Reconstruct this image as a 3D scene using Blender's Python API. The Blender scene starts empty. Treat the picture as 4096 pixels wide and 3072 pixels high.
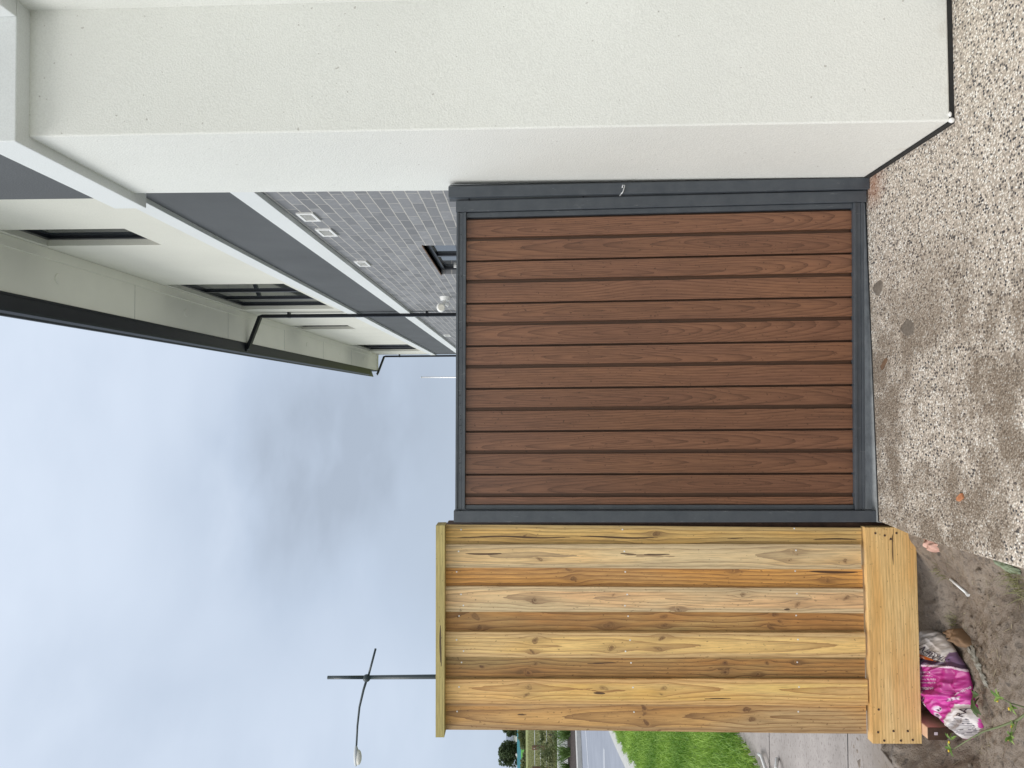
import bpy, math, random
import numpy as np
from mathutils import Vector, Matrix, noise
from mathutils.bvhtree import BVHTree
S = bpy.context.scene
COL = S.collection
R = math.radians
random.seed(7)

# ------------------------------------------------------------------ camera
F_PX, CAM_H = 2850.0, 1.5
yaw, pitch, roll = math.atan(71 / F_PX), math.atan(48 / F_PX), 0.007
d = Vector((math.sin(yaw) * math.cos(pitch), math.cos(yaw) * math.cos(pitch), math.sin(pitch)))
r0 = Vector((math.cos(yaw), -math.sin(yaw), 0)); w0 = r0.cross(d)
rr = math.cos(roll) * r0 - math.sin(roll) * w0
ww = math.sin(roll) * r0 + math.cos(roll) * w0
cam_data = bpy.data.cameras.new('camera'); cam = bpy.data.objects.new('camera', cam_data); COL.objects.link(cam)
cam_data.sensor_width = 36; cam_data.lens = F_PX / 4096 * 36; cam_data.clip_end = 2000; cam_data.clip_start = 0.05
X, Y, Z = -ww, rr, -d                     # the phone was held sideways: picture right is world down
cam.matrix_world = Matrix(((X.x, Y.x, Z.x, 0), (X.y, Y.y, Z.y, 0), (X.z, Y.z, Z.z, CAM_H), (0, 0, 0, 1)))
S.camera = cam
S.render.engine = 'CYCLES'
S.view_settings.view_transform = 'Standard'; S.view_settings.look = 'None'
S.view_settings.exposure = 0.04; S.view_settings.gamma = 1

# ------------------------------------------------------------------ sky and sun (overcast)
SUN_EL, SUN_AZ = R(50), R(238)            # azimuth from +Y towards +X
world = bpy.data.worlds.new('World'); S.world = world; world.use_nodes = True
nt = world.node_tree; nt.nodes.clear()
def wn(t, **k):
    n = nt.nodes.new(t)
    for a, b in k.items(): setattr(n, a, b)
    return n
def wmath(op, a, b=None, c=None):
    n = wn('ShaderNodeMath', operation=op)
    for i, v in enumerate((a, b, c)):
        if v is None: continue
        if isinstance(v, (int, float)): n.inputs[i].default_value = v
        else: nt.links.new(v, n.inputs[i])
    return n.outputs[0]
sky = wn('ShaderNodeTexSky', sky_type='NISHITA'); sky.sun_disc = False
sky.sun_elevation = SUN_EL; sky.sun_rotation = SUN_AZ
bg1 = wn('ShaderNodeBackground'); bg1.inputs[1].default_value = 0.1
nt.links.new(sky.outputs[0], bg1.inputs[0])
tc = wn('ShaderNodeTexCoord'); sep = wn('ShaderNodeSeparateXYZ'); nt.links.new(tc.outputs['Generated'], sep.inputs[0])
mp = wn('ShaderNodeMapping'); nt.links.new(tc.outputs['Generated'], mp.inputs[0]); mp.inputs['Scale'].default_value = (1.0, 1.0, 1.7)
no = wn('ShaderNodeTexNoise'); no.inputs['Scale'].default_value = 2.3; no.inputs['Detail'].default_value = 5; no.inputs['Roughness'].default_value = 0.42
no.inputs['Distortion'].default_value = 0.35
nt.links.new(mp.outputs[0], no.inputs['Vector'])
mp2 = wn('ShaderNodeMapping'); nt.links.new(tc.outputs['Generated'], mp2.inputs[0]); mp2.inputs['Scale'].default_value = (1.0, 1.0, 2.4); mp2.inputs['Location'].default_value = (3.1, 1.2, 0.4)
no2 = wn('ShaderNodeTexNoise'); no2.inputs['Scale'].default_value = 7; no2.inputs['Detail'].default_value = 4; no2.inputs['Roughness'].default_value = 0.5
nt.links.new(mp2.outputs[0], no2.inputs['Vector'])
# a heavier bank of cloud over the street ahead
def bank(cx, cy, cz, width):
    v = Vector((cx, cy, cz)).normalized()
    dt = wn('ShaderNodeVectorMath', operation='DOT_PRODUCT'); nrm = wn('ShaderNodeVectorMath', operation='NORMALIZE')
    nt.links.new(tc.outputs['Generated'], nrm.inputs[0]); nt.links.new(nrm.outputs[0], dt.inputs[0]); dt.inputs[1].default_value = v
    a = wmath('SUBTRACT', 1.0, dt.outputs['Value'])
    return wmath('POWER', 2.718, wmath('MULTIPLY', a, -1.0 / width))
b1 = bank(-0.07, 1, 0.30, 0.014); b2 = bank(-0.20, 1, 0.36, 0.016); b3 = bank(0.02, 1, 0.22, 0.010)
dark = wmath('ADD', wmath('MULTIPLY', b1, 0.38), wmath('ADD', wmath('MULTIPLY', b2, 0.28), wmath('MULTIPLY', b3, 0.24)))
dark = wmath('MULTIPLY', dark, wmath('MULTIPLY', wmath('SUBTRACT', no2.outputs[0], 0.12), 2.6))
base = wmath('ADD', wmath('MULTIPLY', no.outputs[0], 1.1), wmath('MULTIPLY', no2.outputs[0], 0.45))
base = wmath('SUBTRACT', base, 0.37)
up = wmath('MULTIPLY', wmath('MAXIMUM', sep.outputs['Z'], 0.0), 1.0)
val = wmath('SUBTRACT', wmath('ADD', base, up), dark)
cr = wn('ShaderNodeValToRGB'); nt.links.new(val, cr.inputs[0])
e = cr.color_ramp.elements
e[0].position = 0.0; e[0].color = (0.44, 0.51, 0.615, 1)
e[1].position = 1.0; e[1].color = (0.74, 0.83, 0.965, 1)
m = e.new(0.45); m.color = (0.55, 0.64, 0.775, 1)
# overcast skies are brightest overhead and on the sun's side
zb = wmath('MULTIPLY', wmath('MAXIMUM', wmath('SUBTRACT', sep.outputs['Z'], 0.62), 0.0), 1.5)
sun_side = wmath('ADD', wmath('MULTIPLY', sep.outputs['X'], -0.75), wmath('MULTIPLY', sep.outputs['Y'], -0.66))
yb = wmath('MULTIPLY', wmath('MAXIMUM', wmath('SUBTRACT', sun_side, 0.05), 0.0), 1.0)
gain = wmath('ADD', 1.0, wmath('ADD', zb, yb))
neu = wn('ShaderNodeMix', data_type='RGBA'); nt.links.new(wmath('MINIMUM', wmath('MULTIPLY', wmath('ADD', zb, yb), 2.0), 1.0), neu.inputs[0]); nt.links.new(cr.outputs[0], neu.inputs[6]); neu.inputs[7].default_value = (0.80, 0.81, 0.83, 1)
bg2 = wn('ShaderNodeBackground'); nt.links.new(neu.outputs[2], bg2.inputs[0]); nt.links.new(gain, bg2.inputs[1])
mx = wn('ShaderNodeMixShader'); mx.inputs[0].default_value = 0.94
nt.links.new(bg1.outputs[0], mx.inputs[1]); nt.links.new(bg2.outputs[0], mx.inputs[2])
wo = wn('ShaderNodeOutputWorld'); nt.links.new(mx.outputs[0], wo.inputs[0])
sd = bpy.data.lights.new('sun', 'SUN'); sd.energy = 1.65; sd.angle = R(30); sd.color = (1, 0.985, 0.955)
sun = bpy.data.objects.new('sun', sd); COL.objects.link(sun)
sv = Vector((math.sin(SUN_AZ) * math.cos(SUN_EL), math.cos(SUN_AZ) * math.cos(SUN_EL), math.sin(SUN_EL)))
sun.rotation_euler = sv.to_track_quat('Z', 'Y').to_euler()
sun.location = (-4, -6, 12)

# ------------------------------------------------------------------ material helpers
class NT:
    def __init__(self, name):
        self.m = bpy.data.materials.new(name); self.m.use_nodes = True
        self.t = self.m.node_tree; self.b = self.t.nodes['Principled BSDF']; self._o = None
    def n(self, t, **k):
        x = self.t.nodes.new(t)
        for a, b in k.items(): setattr(x, a, b)
        return x
    def set(self, sock, v):
        if v is None: return
        if hasattr(v, 'is_output') or isinstance(v, bpy.types.NodeSocket): self.t.links.new(v, sock)
        else:
            if isinstance(v, (tuple, list)) and len(v) == 3 and sock.type == 'RGBA': v = (*v, 1)
            sock.default_value = v
    def obj(self):
        if self._o is None: self._o = self.n('ShaderNodeTexCoord').outputs['Object']
        return self._o
    def map(self, scale=(1, 1, 1), loc=(0, 0, 0), rot=(0, 0, 0), src=None):
        x = self.n('ShaderNodeMapping'); self.set(x.inputs[0], src or self.obj())
        x.inputs['Scale'].default_value = scale; x.inputs['Location'].default_value = loc; x.inputs['Rotation'].default_value = rot
        return x.outputs[0]
    def noise(self, scale, detail=3, rough=0.5, vec=None, dist=0.0):
        x = self.n('ShaderNodeTexNoise'); self.set(x.inputs['Vector'], vec or self.obj())
        x.inputs['Scale'].default_value = scale; x.inputs['Detail'].default_value = detail
        x.inputs['Roughness'].default_value = rough; x.inputs['Distortion'].default_value = dist
        return x.outputs[0]
    def vor(self, scale, vec=None, feature='F1', out='Distance'):
        x = self.n('ShaderNodeTexVoronoi', feature=feature); self.set(x.inputs['Vector'], vec or self.obj()); x.inputs['Scale'].default_value = scale
        return x.outputs[out]
    def math(self, op, a, b=None, clamp=False):
        x = self.n('ShaderNodeMath', operation=op, use_clamp=clamp); self.set(x.inputs[0], a)
        if b is not None: self.set(x.inputs[1], b)
        return x.outputs[0]
    def ramp(self, fac, stops, mode='LINEAR'):
        x = self.n('ShaderNodeValToRGB'); self.set(x.inputs[0], fac); cr = x.color_ramp; cr.interpolation = mode
        while len(cr.elements) < len(stops): cr.elements.new(0.5)
        for el, (p, c) in zip(cr.elements, stops):
            el.position = p
            if isinstance(c, (int, float)): c = (c, c, c)
            el.color = (*c, 1)
        return x.outputs[0]
    def mix(self, fac, a, b, blend='MIX'):
        x = self.n('ShaderNodeMix', data_type='RGBA', blend_type=blend); self.set(x.inputs[0], fac)
        self.set(x.inputs[6], a if not isinstance(a, tuple) else (*a[:3], 1)); self.set(x.inputs[7], b if not isinstance(b, tuple) else (*b[:3], 1))
        return x.outputs[2]
    def attr(self, name, out='Fac'):
        x = self.n('ShaderNodeAttribute'); x.attribute_name = name; return x.outputs[out]
    def sepx(self, src=None):
        x = self.n('ShaderNodeSeparateXYZ'); self.set(x.inputs[0], src or self.obj()); return x.outputs
    def bump(self, h, strength=0.3, dist=0.01):
        x = self.n('ShaderNodeBump'); x.inputs['Strength'].default_value = strength; x.inputs['Distance'].default_value = dist
        self.set(x.inputs['Height'], h); self.t.links.new(x.outputs[0], self.b.inputs['Normal'])
    def done(self, color=None, rough=0.6, metal=0.0, spec=None):
        if color is not None: self.set(self.b.inputs['Base Color'], color)
        self.set(self.b.inputs['Roughness'], rough); self.b.inputs['Metallic'].default_value = metal
        if spec is not None: self.b.inputs['Specular IOR Level'].default_value = spec
        return self.m

def m_render(name, col, vary=0.06, scale=170, bump=0.5, rough=0.85, big=1.3, splash=False):
    k = NT(name)
    g = k.noise(scale, 3, 0.6); bgn = k.noise(big, 4, 0.55)
    c1 = tuple(c * (1 - vary) for c in col); c2 = tuple(min(1, c * (1 + vary)) for c in col)
    c = k.mix(k.ramp(bgn, [(0.3, 0.0), (0.7, 1.0)]), c1, c2)
    c = k.mix(k.ramp(g, [(0.36, 0.28), (0.6, 0.0)]), c, tuple(x * 0.72 for x in col))
    if splash:       # dirt splashed up from the paving, and a few specks
        z = k.sepx()[2]; sn = k.noise(11, 6, 0.75)
        m_ = k.math('SUBTRACT', sn, k.math('MULTIPLY', z, 2.6))
        c = k.mix(k.ramp(m_, [(0.40, 0.0), (0.62, 0.30)]), c, (0.42, 0.37, 0.30))
        sp = k.noise(58, 1, 0.4); c = k.mix(k.ramp(sp, [(0.775, 0.0), (0.79, 0.5)]), c, (0.25, 0.22, 0.19))
        un = k.noise(0.9, 2, 0.5); c = k.mix(k.ramp(un, [(0.35, 0.0), (0.65, 0.12)]), c, (0.60, 0.585, 0.53))
        g = k.math('ADD', g, k.math('MULTIPLY', k.noise(3.0, 3, 0.5), 2.2))
    k.bump(g, bump, 0.003)
    return k.done(c, rough)
def m_plain(name, col, rough=0.5, metal=0.0, vary=0.08, scale=9, spec=None, bump=0.0):
    k = NT(name); n_ = k.noise(scale, 5, 0.6)
    c = k.mix(k.ramp(n_, [(0.3, 0.0), (0.7, 1.0)]), tuple(x * (1 - vary) for x in col), tuple(min(1, x * (1 + vary)) for x in col))
    if bump: k.bump(n_, bump, 0.002)
    return k.done(c, rough, metal, spec)

M = {}
M['white_render'] = m_render('white_render', (0.735, 0.745, 0.71), 0.04, 150, 0.6, splash=True)
M['cream_render'] = m_render('cream_render', (0.69, 0.685, 0.61), 0.04, 110, 0.4)
M['grey_render'] = m_render('grey_render', (0.095, 0.102, 0.108), 0.12, 120, 0.6)
M['band'] = m_render('band_paint', (0.71, 0.735, 0.735), 0.03, 200, 0.15)
M['soffit'] = m_plain('soffit_paint', (0.80, 0.79, 0.71), 0.55, vary=0.03, scale=2)
M['black_metal'] = m_plain('black_metal', (0.008, 0.010, 0.014), 0.42, 0.0, 0.2, 5, spec=0.28)
M['frame_black'] = m_plain('frame_black', (0.014, 0.016, 0.022), 0.3, 0.0, 0.2, 5)
M['white_plastic'] = m_plain('white_plastic', (0.78, 0.78, 0.76), 0.4, vary=0.04)
M['rubber'] = m_plain('black_rubber', (0.018, 0.018, 0.018), 0.8, vary=0.3, scale=60, bump=0.5)
M['galv'] = m_plain('galvanised_steel', (0.55, 0.56, 0.57), 0.35, 0.6)
M['lens'] = m_plain('lamp_lens', (0.72, 0.70, 0.62), 0.2)
def glass():
    k = NT('window_glass'); n_ = k.noise(1.2, 2)
    k.bump(n_, 0.02, 0.01)
    return k.done((0.03, 0.035, 0.04), 0.04, 0.0, 1.0)
M['glass'] = glass()
def charcoal():
    k = NT('charcoal_powder_coat')
    n1 = k.noise(14, 6, 0.65); n2 = k.noise(500, 2)
    c = k.mix(k.ramp(n1, [(0.35, 0.0), (0.75, 1.0)]), (0.050, 0.059, 0.071), (0.074, 0.084, 0.096))
    sc = k.noise(48, 4, 0.75, k.map((1, 1, 0.25), rot=(0.2, 0.5, 0)))
    c = k.mix(k.ramp(sc, [(0.64, 0.0), (0.74, 0.45)]), c, (0.26, 0.27, 0.28))
    k.bump(n2, 0.08, 0.001)
    return k.done(c, 0.42)
M['charcoal'] = charcoal()

def m_brick():
    k = NT('grey_brick')
    s = k.sepx(); cmb = k.n('ShaderNodeCombineXYZ'); k.set(cmb.inputs[0], s[1]); k.set(cmb.inputs[1], s[2])
    wob = k.noise(5, 2); 
    w2 = k.n('ShaderNodeVectorMath', operation='SCALE'); 
    nn = k.n('ShaderNodeTexNoise'); k.set(nn.inputs['Vector'], cmb.outputs[0]); nn.inputs['Scale'].default_value = 4.0
    sub = k.n('ShaderNodeVectorMath', operation='SUBTRACT'); k.set(sub.inputs[0], nn.outputs['Color']); sub.inputs[1].default_value = (0.5, 0.5, 0.5)
    k.set(w2.inputs[0], sub.outputs[0]); w2.inputs['Scale'].default_value = 0.012
    add = k.n('ShaderNodeVectorMath', operation='ADD'); k.set(add.inputs[0], cmb.outputs[0]); k.set(add.inputs[1], w2.outputs[0])
    def br(ms):
        b = k.n('ShaderNodeTexBrick'); k.set(b.inputs['Vector'], add.outputs[0])
        b.inputs['Scale'].default_value = 1.0; b.inputs['Brick Width'].default_value = 0.25; b.inputs['Row Height'].default_value = 0.0895
        b.inputs['Mortar Size'].default_value = ms; b.inputs['Mortar Smooth'].default_value = 0.25; b.inputs['Bias'].default_value = 0.0
        b.offset = 0.5
        b.inputs['Color1'].default_value = (0.185, 0.190, 0.200, 1); b.inputs['Color2'].default_value = (0.285, 0.290, 0.302, 1)
        b.inputs['Mortar'].default_value = (0.56, 0.54, 0.50, 1)
        return b
    b = br(0.0048)
    blot = k.noise(28, 5, 0.65)
    c = k.mix(k.ramp(blot, [(0.3, 0.35), (0.7, 0.0)]), b.outputs[0], (0.16, 0.165, 0.18))
    smear = k.noise(7, 5, 0.7)
    c = k.mix(k.ramp(smear, [(0.56, 0.0), (0.72, 0.25)]), c, (0.5, 0.5, 0.5))
    h = k.math('ADD', k.math('MULTIPLY', b.outputs['Fac'], -0.6), k.math('MULTIPLY', blot, 0.3))
    k.bump(h, 0.8, 0.006)
    return k.done(c, 0.85)
M['brick'] = m_brick()

def m_wood(name, early, late, spacing, seed=0, rough=0.62, warm=None, warm_amt=0.5, late_amt=0.75, contrast=5.0, cool=None, axis='z', edge=None):
    k = NT(name)
    def mapax(a, b): 
        return k.map((a[2], a[1], a[0]), (b[2], b[1], b[0])) if axis == 'x' else k.map(a, b)
    g = k.attr('grain')
    fine = k.noise(40, 4, 0.6, mapax((1, 1, 0.12), (seed * 1.7, 0, seed)))
    g = k.math('ADD', g, k.math('MULTIPLY', fine, spacing * 0.55))
    ph = k.math('FRACT', k.math('DIVIDE', g, spacing))
    lt = k.math('POWER', ph, contrast)
    lt = k.math('MULTIPLY', lt, late_amt)
    vary = k.noise(9, 3, 0.5, mapax((1, 1, 0.16), (seed * 3.1, 0, seed * 2)))
    base = early
    if warm: base = k.mix(k.ramp(vary, [(0.38, 0.0), (0.66, warm_amt)]), early, warm)
    if cool:
        v2 = k.noise(6, 3, 0.5, mapax((1.4, 1, 0.22), (seed * 5.3, 2, seed * 1.1)))
        base = k.mix(k.ramp(v2, [(0.48, 0.0), (0.64, 0.7)]), base, cool)
    if edge:
        ed = k.math('ADD', k.attr('edge'), k.math('MULTIPLY', k.math('SUBTRACT', vary, 0.5), 0.35))
        base = k.mix(k.ramp(ed, [(0.62, 0.0), (0.72, 0.85)]), base, edge)
    streak = k.noise(22, 3, 0.5, mapax((1, 1, 0.05), (seed * 7, 0, 3)))
    base = k.mix(k.ramp(streak, [(0.40, 0.20), (0.60, 0.0)]), base, late)
    c = k.mix(lt, base, late)
    pore = k.noise(260, 3, 0.6, mapax((1, 1, 0.045), (seed, 0, 0)))
    c = k.mix(k.ramp(pore, [(0.34, 0.38), (0.56, 0.0)]), c, tuple(x * 0.5 for x in late))
    speck = k.noise(120, 1, 0.5, mapax((1, 1, 0.55), (0, 0, seed * 4)))
    c = k.mix(k.ramp(speck, [(0.70, 0.0), (0.76, 0.6)]), c, tuple(x * 0.45 for x in late))
    kn = k.attr('knot')
    c = k.mix(k.math('MULTIPLY', kn, 1.05, True), c, (0.115, 0.050, 0.022))
    ck = k.attr('crack')
    c = k.mix(k.ramp(ck, [(0.35, 0.0), (0.6, 0.9)]), c, (0.035, 0.012, 0.008))
    k.bump(k.math('ADD', k.math('MULTIPLY', lt, -0.5), k.math('MULTIPLY', pore, 0.6)), 0.25, 0.0015)
    return k.done(c, rough)

def m_aggregate():
    k = NT('exposed_aggregate')
    wv = k.n('ShaderNodeTexNoise'); k.set(wv.inputs['Vector'], k.obj()); wv.inputs['Scale'].default_value = 90
    ad = k.n('ShaderNodeVectorMath', operation='SCALE'); k.set(ad.inputs[0], wv.outputs['Color']); ad.inputs['Scale'].default_value = 0.002
    a2 = k.n('ShaderNodeVectorMath', operation='ADD'); k.set(a2.inputs[0], k.obj()); k.set(a2.inputs[1], ad.outputs[0])
    v = k.n('ShaderNodeTexVoronoi', feature='F1'); k.set(v.inputs['Vector'], a2.outputs[0]); v.inputs['Scale'].default_value = 135
    sp = k.n('ShaderNodeSeparateColor'); k.set(sp.inputs[0], v.outputs['Color'])
    c = k.ramp(sp.outputs[0], [(0.0, (0.10, 0.09, 0.085)), (0.07, (0.50, 0.43, 0.36)), (0.30, (0.74, 0.67, 0.58)), (0.52, (0.60, 0.52, 0.44)), (0.68, (0.86, 0.83, 0.77)), (0.86, (0.30, 0.265, 0.23)), (0.90, (0.74, 0.65, 0.56))], 'CONSTANT')
    c = k.mix(k.ramp(v.outputs['Distance'], [(0.44, 0.0), (0.62, 0.75)]), c, (0.33, 0.285, 0.235))
    vb = k.n('ShaderNodeTexVoronoi', feature='F1'); k.set(vb.inputs['Vector'], a2.outputs[0]); vb.inputs['Scale'].default_value = 96
    spb = k.n('ShaderNodeSeparateColor'); k.set(spb.inputs[0], vb.outputs['Color'])
    clus = k.noise(3.5, 3, 0.5)
    pick = k.math('LESS_THAN', spb.outputs[0], k.math('MULTIPLY', clus, 0.42))
    c = k.mix(k.math('MULTIPLY', pick, k.ramp(vb.outputs['Distance'], [(0.40, 1.0), (0.50, 0.0)])), c, (0.035, 0.038, 0.046))
    # walked-in mud
    sx = k.sepx()
    n1 = k.noise(2.1, 6, 0.62); n2 = k.noise(9, 5, 0.7)
    region = k.math('MULTIPLY', k.ramp(k.math('SUBTRACT', 0.75, sx[0]), [(0.0, 0.0), (0.55, 1.0)]), k.ramp(sx[1], [(0.0, 0.6), (1.0, 1.0)]))
    mask = k.math('MULTIPLY', k.ramp(k.math('ADD', k.math('MULTIPLY', n1, 0.65), k.math('MULTIPLY', n2, 0.35)), [(0.44, 0.0), (0.54, 0.95)]), region)
    fleck = k.ramp(k.noise(150, 2, 0.5), [(0.42, 1.0), (0.60, 0.62)])
    c = k.mix(k.math('MULTIPLY', mask, fleck), c, (0.165, 0.123, 0.085))
    film = k.ramp(k.noise(0.9, 3, 0.5), [(0.35, 0.0), (0.7, 0.18)])
    c = k.mix(film, c, (0.30, 0.26, 0.215))
    # rust stain by the foot of the gate post
    dp = k.n('ShaderNodeVectorMath', operation='DISTANCE'); k.set(dp.inputs[0], k.obj()); dp.inputs[1].default_value = (0.925, 3.05, 0)
    st = k.math('MULTIPLY', k.ramp(dp.outputs['Value'], [(0.02, 1.0), (0.13, 0.0)]), k.ramp(n2, [(0.3, 0.4), (0.6, 1.0)]))
    c = k.mix(k.math('MULTIPLY', st, 0.7), c, (0.30, 0.11, 0.045))
    h = k.math('MULTIPLY', v.outputs['Distance'], -1.0)
    k.bump(h, 0.7, 0.006)
    return k.done(c, k.ramp(mask, [(0.0, 0.62), (1.0, 0.8)]))
M['aggregate'] = m_aggregate()

def m_mud():
    k = NT('wet_mud')
    n1 = k.noise(3.2, 7, 0.65); n2 = k.noise(26, 6, 0.7); n3 = k.noise(140, 3, 0.6)
    c = k.ramp(n1, [(0.3, (0.155, 0.122, 0.095)), (0.5, (0.225, 0.182, 0.145)), (0.7, (0.30, 0.25, 0.20))])
    c = k.mix(k.ramp(n2, [(0.34, 0.85), (0.46, 0.0)]), c, (0.065, 0.053, 0.043))
    c = k.mix(k.ramp(n3, [(0.68, 0.0), (0.76, 0.55)]), c, (0.36, 0.33, 0.28))
    k.bump(k.math('ADD', n2, k.math('MULTIPLY', n3, 0.4)), 0.9, 0.015)
    return k.done(c, k.ramp(n1, [(0.35, 0.75), (0.7, 0.45)]))
M['mud'] = m_mud()
def m_pave():
    k = NT('footpath_concrete')
    n1 = k.noise(4, 6, 0.6); n2 = k.noise(34, 4, 0.7, k.map((1, 2.0, 1), rot=(0, 0, 0.6))); n3 = k.noise(150, 2)
    c = k.ramp(n1, [(0.3, (0.29, 0.26, 0.24)), (0.7, (0.42, 0.38, 0.355))])
    c = k.mix(k.ramp(n2, [(0.54, 0.0), (0.66, 0.75)]), c, (0.15, 0.125, 0.115))
    c = k.mix(k.ramp(n3, [(0.3, 0.3), (0.5, 0.0)]), c, (0.25, 0.23, 0.22))
    s = k.sepx()
    dirt = k.math('ADD', k.math('MULTIPLY', k.math('SUBTRACT', 3.62, s[1]), 1.5), k.math('SUBTRACT', k.noise(7, 6, 0.7), 0.5))
    c = k.mix(k.ramp(dirt, [(0.0, 0.0), (0.6, 0.92)]), c, (0.22, 0.18, 0.145))
    k.bump(n3, 0.2, 0.003)
    return k.done(c, 0.8)
M['pave'] = m_pave()
def m_simple_noise(name, a, b, scale, rough=0.85, bump=0.2, bd=0.01, detail=5):
    k = NT(name); n_ = k.noise(scale, detail, 0.65)
    k.bump(n_, bump, bd)
    return k.done(k.ramp(n_, [(0.3, a), (0.7, b)]), rough)
M['plain_conc'] = m_simple_noise('plain_concrete', (0.20, 0.21, 0.21), (0.36, 0.37, 0.375), 16, 0.7)
M['kerb'] = m_simple_noise('kerb_concrete', (0.38, 0.38, 0.36), (0.50, 0.50, 0.48), 5, 0.8)
M['asphalt'] = m_simple_noise('asphalt', (0.22, 0.24, 0.285), (0.29, 0.31, 0.36), 1.2, 0.65, 0.1)
M['line'] = m_plain('road_paint', (0.75, 0.76, 0.78), 0.6, vary=0.05)
M['mulch'] = m_simple_noise('mulch', (0.018, 0.014, 0.013), (0.08, 0.06, 0.052), 14, 0.95, 0.8, 0.04)
M['soil_green'] = m_simple_noise('verge_soil', (0.07, 0.13, 0.02), (0.12, 0.21, 0.035), 6)
M['field'] = m_simple_noise('field_grass', (0.17, 0.20, 0.065), (0.26, 0.28, 0.10), 1.4, 0.9, 0.8, 0.1)
M['far_ground'] = m_simple_noise('far_ground', (0.10, 0.13, 0.05), (0.18, 0.19, 0.08), 0.05)
M['dark_timber'] = m_simple_noise('dark_timber', (0.045, 0.024, 0.016), (0.10, 0.055, 0.035), 30, 0.7)
M['post_timber'] = m_simple_noise('weathered_post', (0.09, 0.05, 0.03), (0.20, 0.12, 0.07), 14, 0.8)
M['tan_timber'] = m_simple_noise('tan_timber', (0.55, 0.34, 0.23), (0.68, 0.45, 0.31), 12, 0.6)
M['roof'] = m_plain('roof_sheet', (0.05, 0.055, 0.06), 0.4)
M['white_wall'] = m_plain('white_paint', (0.75, 0.76, 0.76), 0.7)
M['grey_roof'] = m_plain('grey_roof', (0.25, 0.28, 0.33), 0.6)
M['teal'] = m_plain('teal_sheet', (0.06, 0.25, 0.33), 0.6); M['lime'] = m_plain('green_sheet', (0.14, 0.42, 0.09), 0.6)
M['lamp_green'] = m_plain('lamp_paint', (0.028, 0.042, 0.045), 0.35, vary=0.15)
M['lamp_grey'] = m_plain('lamp_housing', (0.5, 0.52, 0.52), 0.4)
M['stone_pink'] = m_simple_noise('pink_stone', (0.42, 0.22, 0.17), (0.66, 0.44, 0.36), 22, 0.8, 0.5)
M['paper_brown'] = m_simple_noise('brown_paper', (0.13, 0.075, 0.04), (0.24, 0.15, 0.085), 18, 0.8, 0.5, 0.004)
M['powder'] = m_simple_noise('cement_powder', (0.20, 0.18, 0.15), (0.52, 0.52, 0.47), 45, 0.95, 0.8, 0.006)
M['moss'] = m_simple_noise('moss', (0.16, 0.19, 0.12), (0.30, 0.36, 0.25), 40, 0.95, 0.8, 0.01)
M['chip_orange'] = m_simple_noise('orange_wood', (0.34, 0.12, 0.05), (0.60, 0.28, 0.14), 60, 0.8, 0.4, 0.002)
M['dry_mud'] = m_simple_noise('dry_mud', (0.12, 0.10, 0.08), (0.20, 0.17, 0.14), 60, 0.9, 0.8, 0.004)
M['galv_white'] = m_plain('white_tube', (0.72, 0.73, 0.73), 0.35)
M['ink'] = m_plain('dark_ink', (0.025, 0.015, 0.03), 0.5); M['print_white'] = m_plain('white_print', (0.66, 0.58, 0.64), 0.5); M['orange'] = m_plain('orange_print', (0.55, 0.12, 0.02), 0.5)

def m_leaf(name, a, b, tr=0.25):
    k = NT(name)
    oi = k.attr('lv')
    c = k.ramp(oi, [(0.0, a), (1.0, b)])
    k.done(c, 0.55)
    t = k.n('ShaderNodeBsdfTranslucent'); k.set(t.inputs[0], c)
    mx = k.n('ShaderNodeMixShader'); mx.inputs[0].default_value = tr
    out = k.t.nodes['Material Output']
    k.t.links.new(k.b.outputs[0], mx.inputs[1]); k.t.links.new(t.outputs[0], mx.inputs[2]); k.t.links.new(mx.outputs[0], out.inputs[0])
    return k.m
M['lawn'] = m_leaf('lawn_blades', (0.10, 0.24, 0.02), (0.44, 0.64, 0.12), 0.3)
M['dry_grass'] = m_leaf('dry_grass', (0.12, 0.13, 0.045), (0.36, 0.36, 0.17), 0.3)
M['tree_leaf'] = m_leaf('tree_leaf', (0.022, 0.038, 0.016), (0.10, 0.14, 0.055), 0.15)
M['shrub_leaf'] = m_leaf('shrub_leaf', (0.06, 0.085, 0.03), (0.20, 0.22, 0.09), 0.2)
M['strap_leaf'] = m_leaf('strap_leaf', (0.05, 0.10, 0.02), (0.20, 0.32, 0.08), 0.2)
M['weed_leaf'] = m_leaf('weed_leaf', (0.10, 0.20, 0.03), (0.34, 0.48, 0.12), 0.3)
M['dock_leaf'] = m_leaf('dock_leaf', (0.035, 0.075, 0.02), (0.10, 0.15, 0.05), 0.2)
M['stem'] = m_plain('weed_stem', (0.13, 0.16, 0.07), 0.6)
M['flower'] = m_plain('flower_bud', (0.60, 0.42, 0.03), 0.6)
M['bark'] = m_plain('bark', (0.08, 0.06, 0.045), 0.9)

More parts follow.
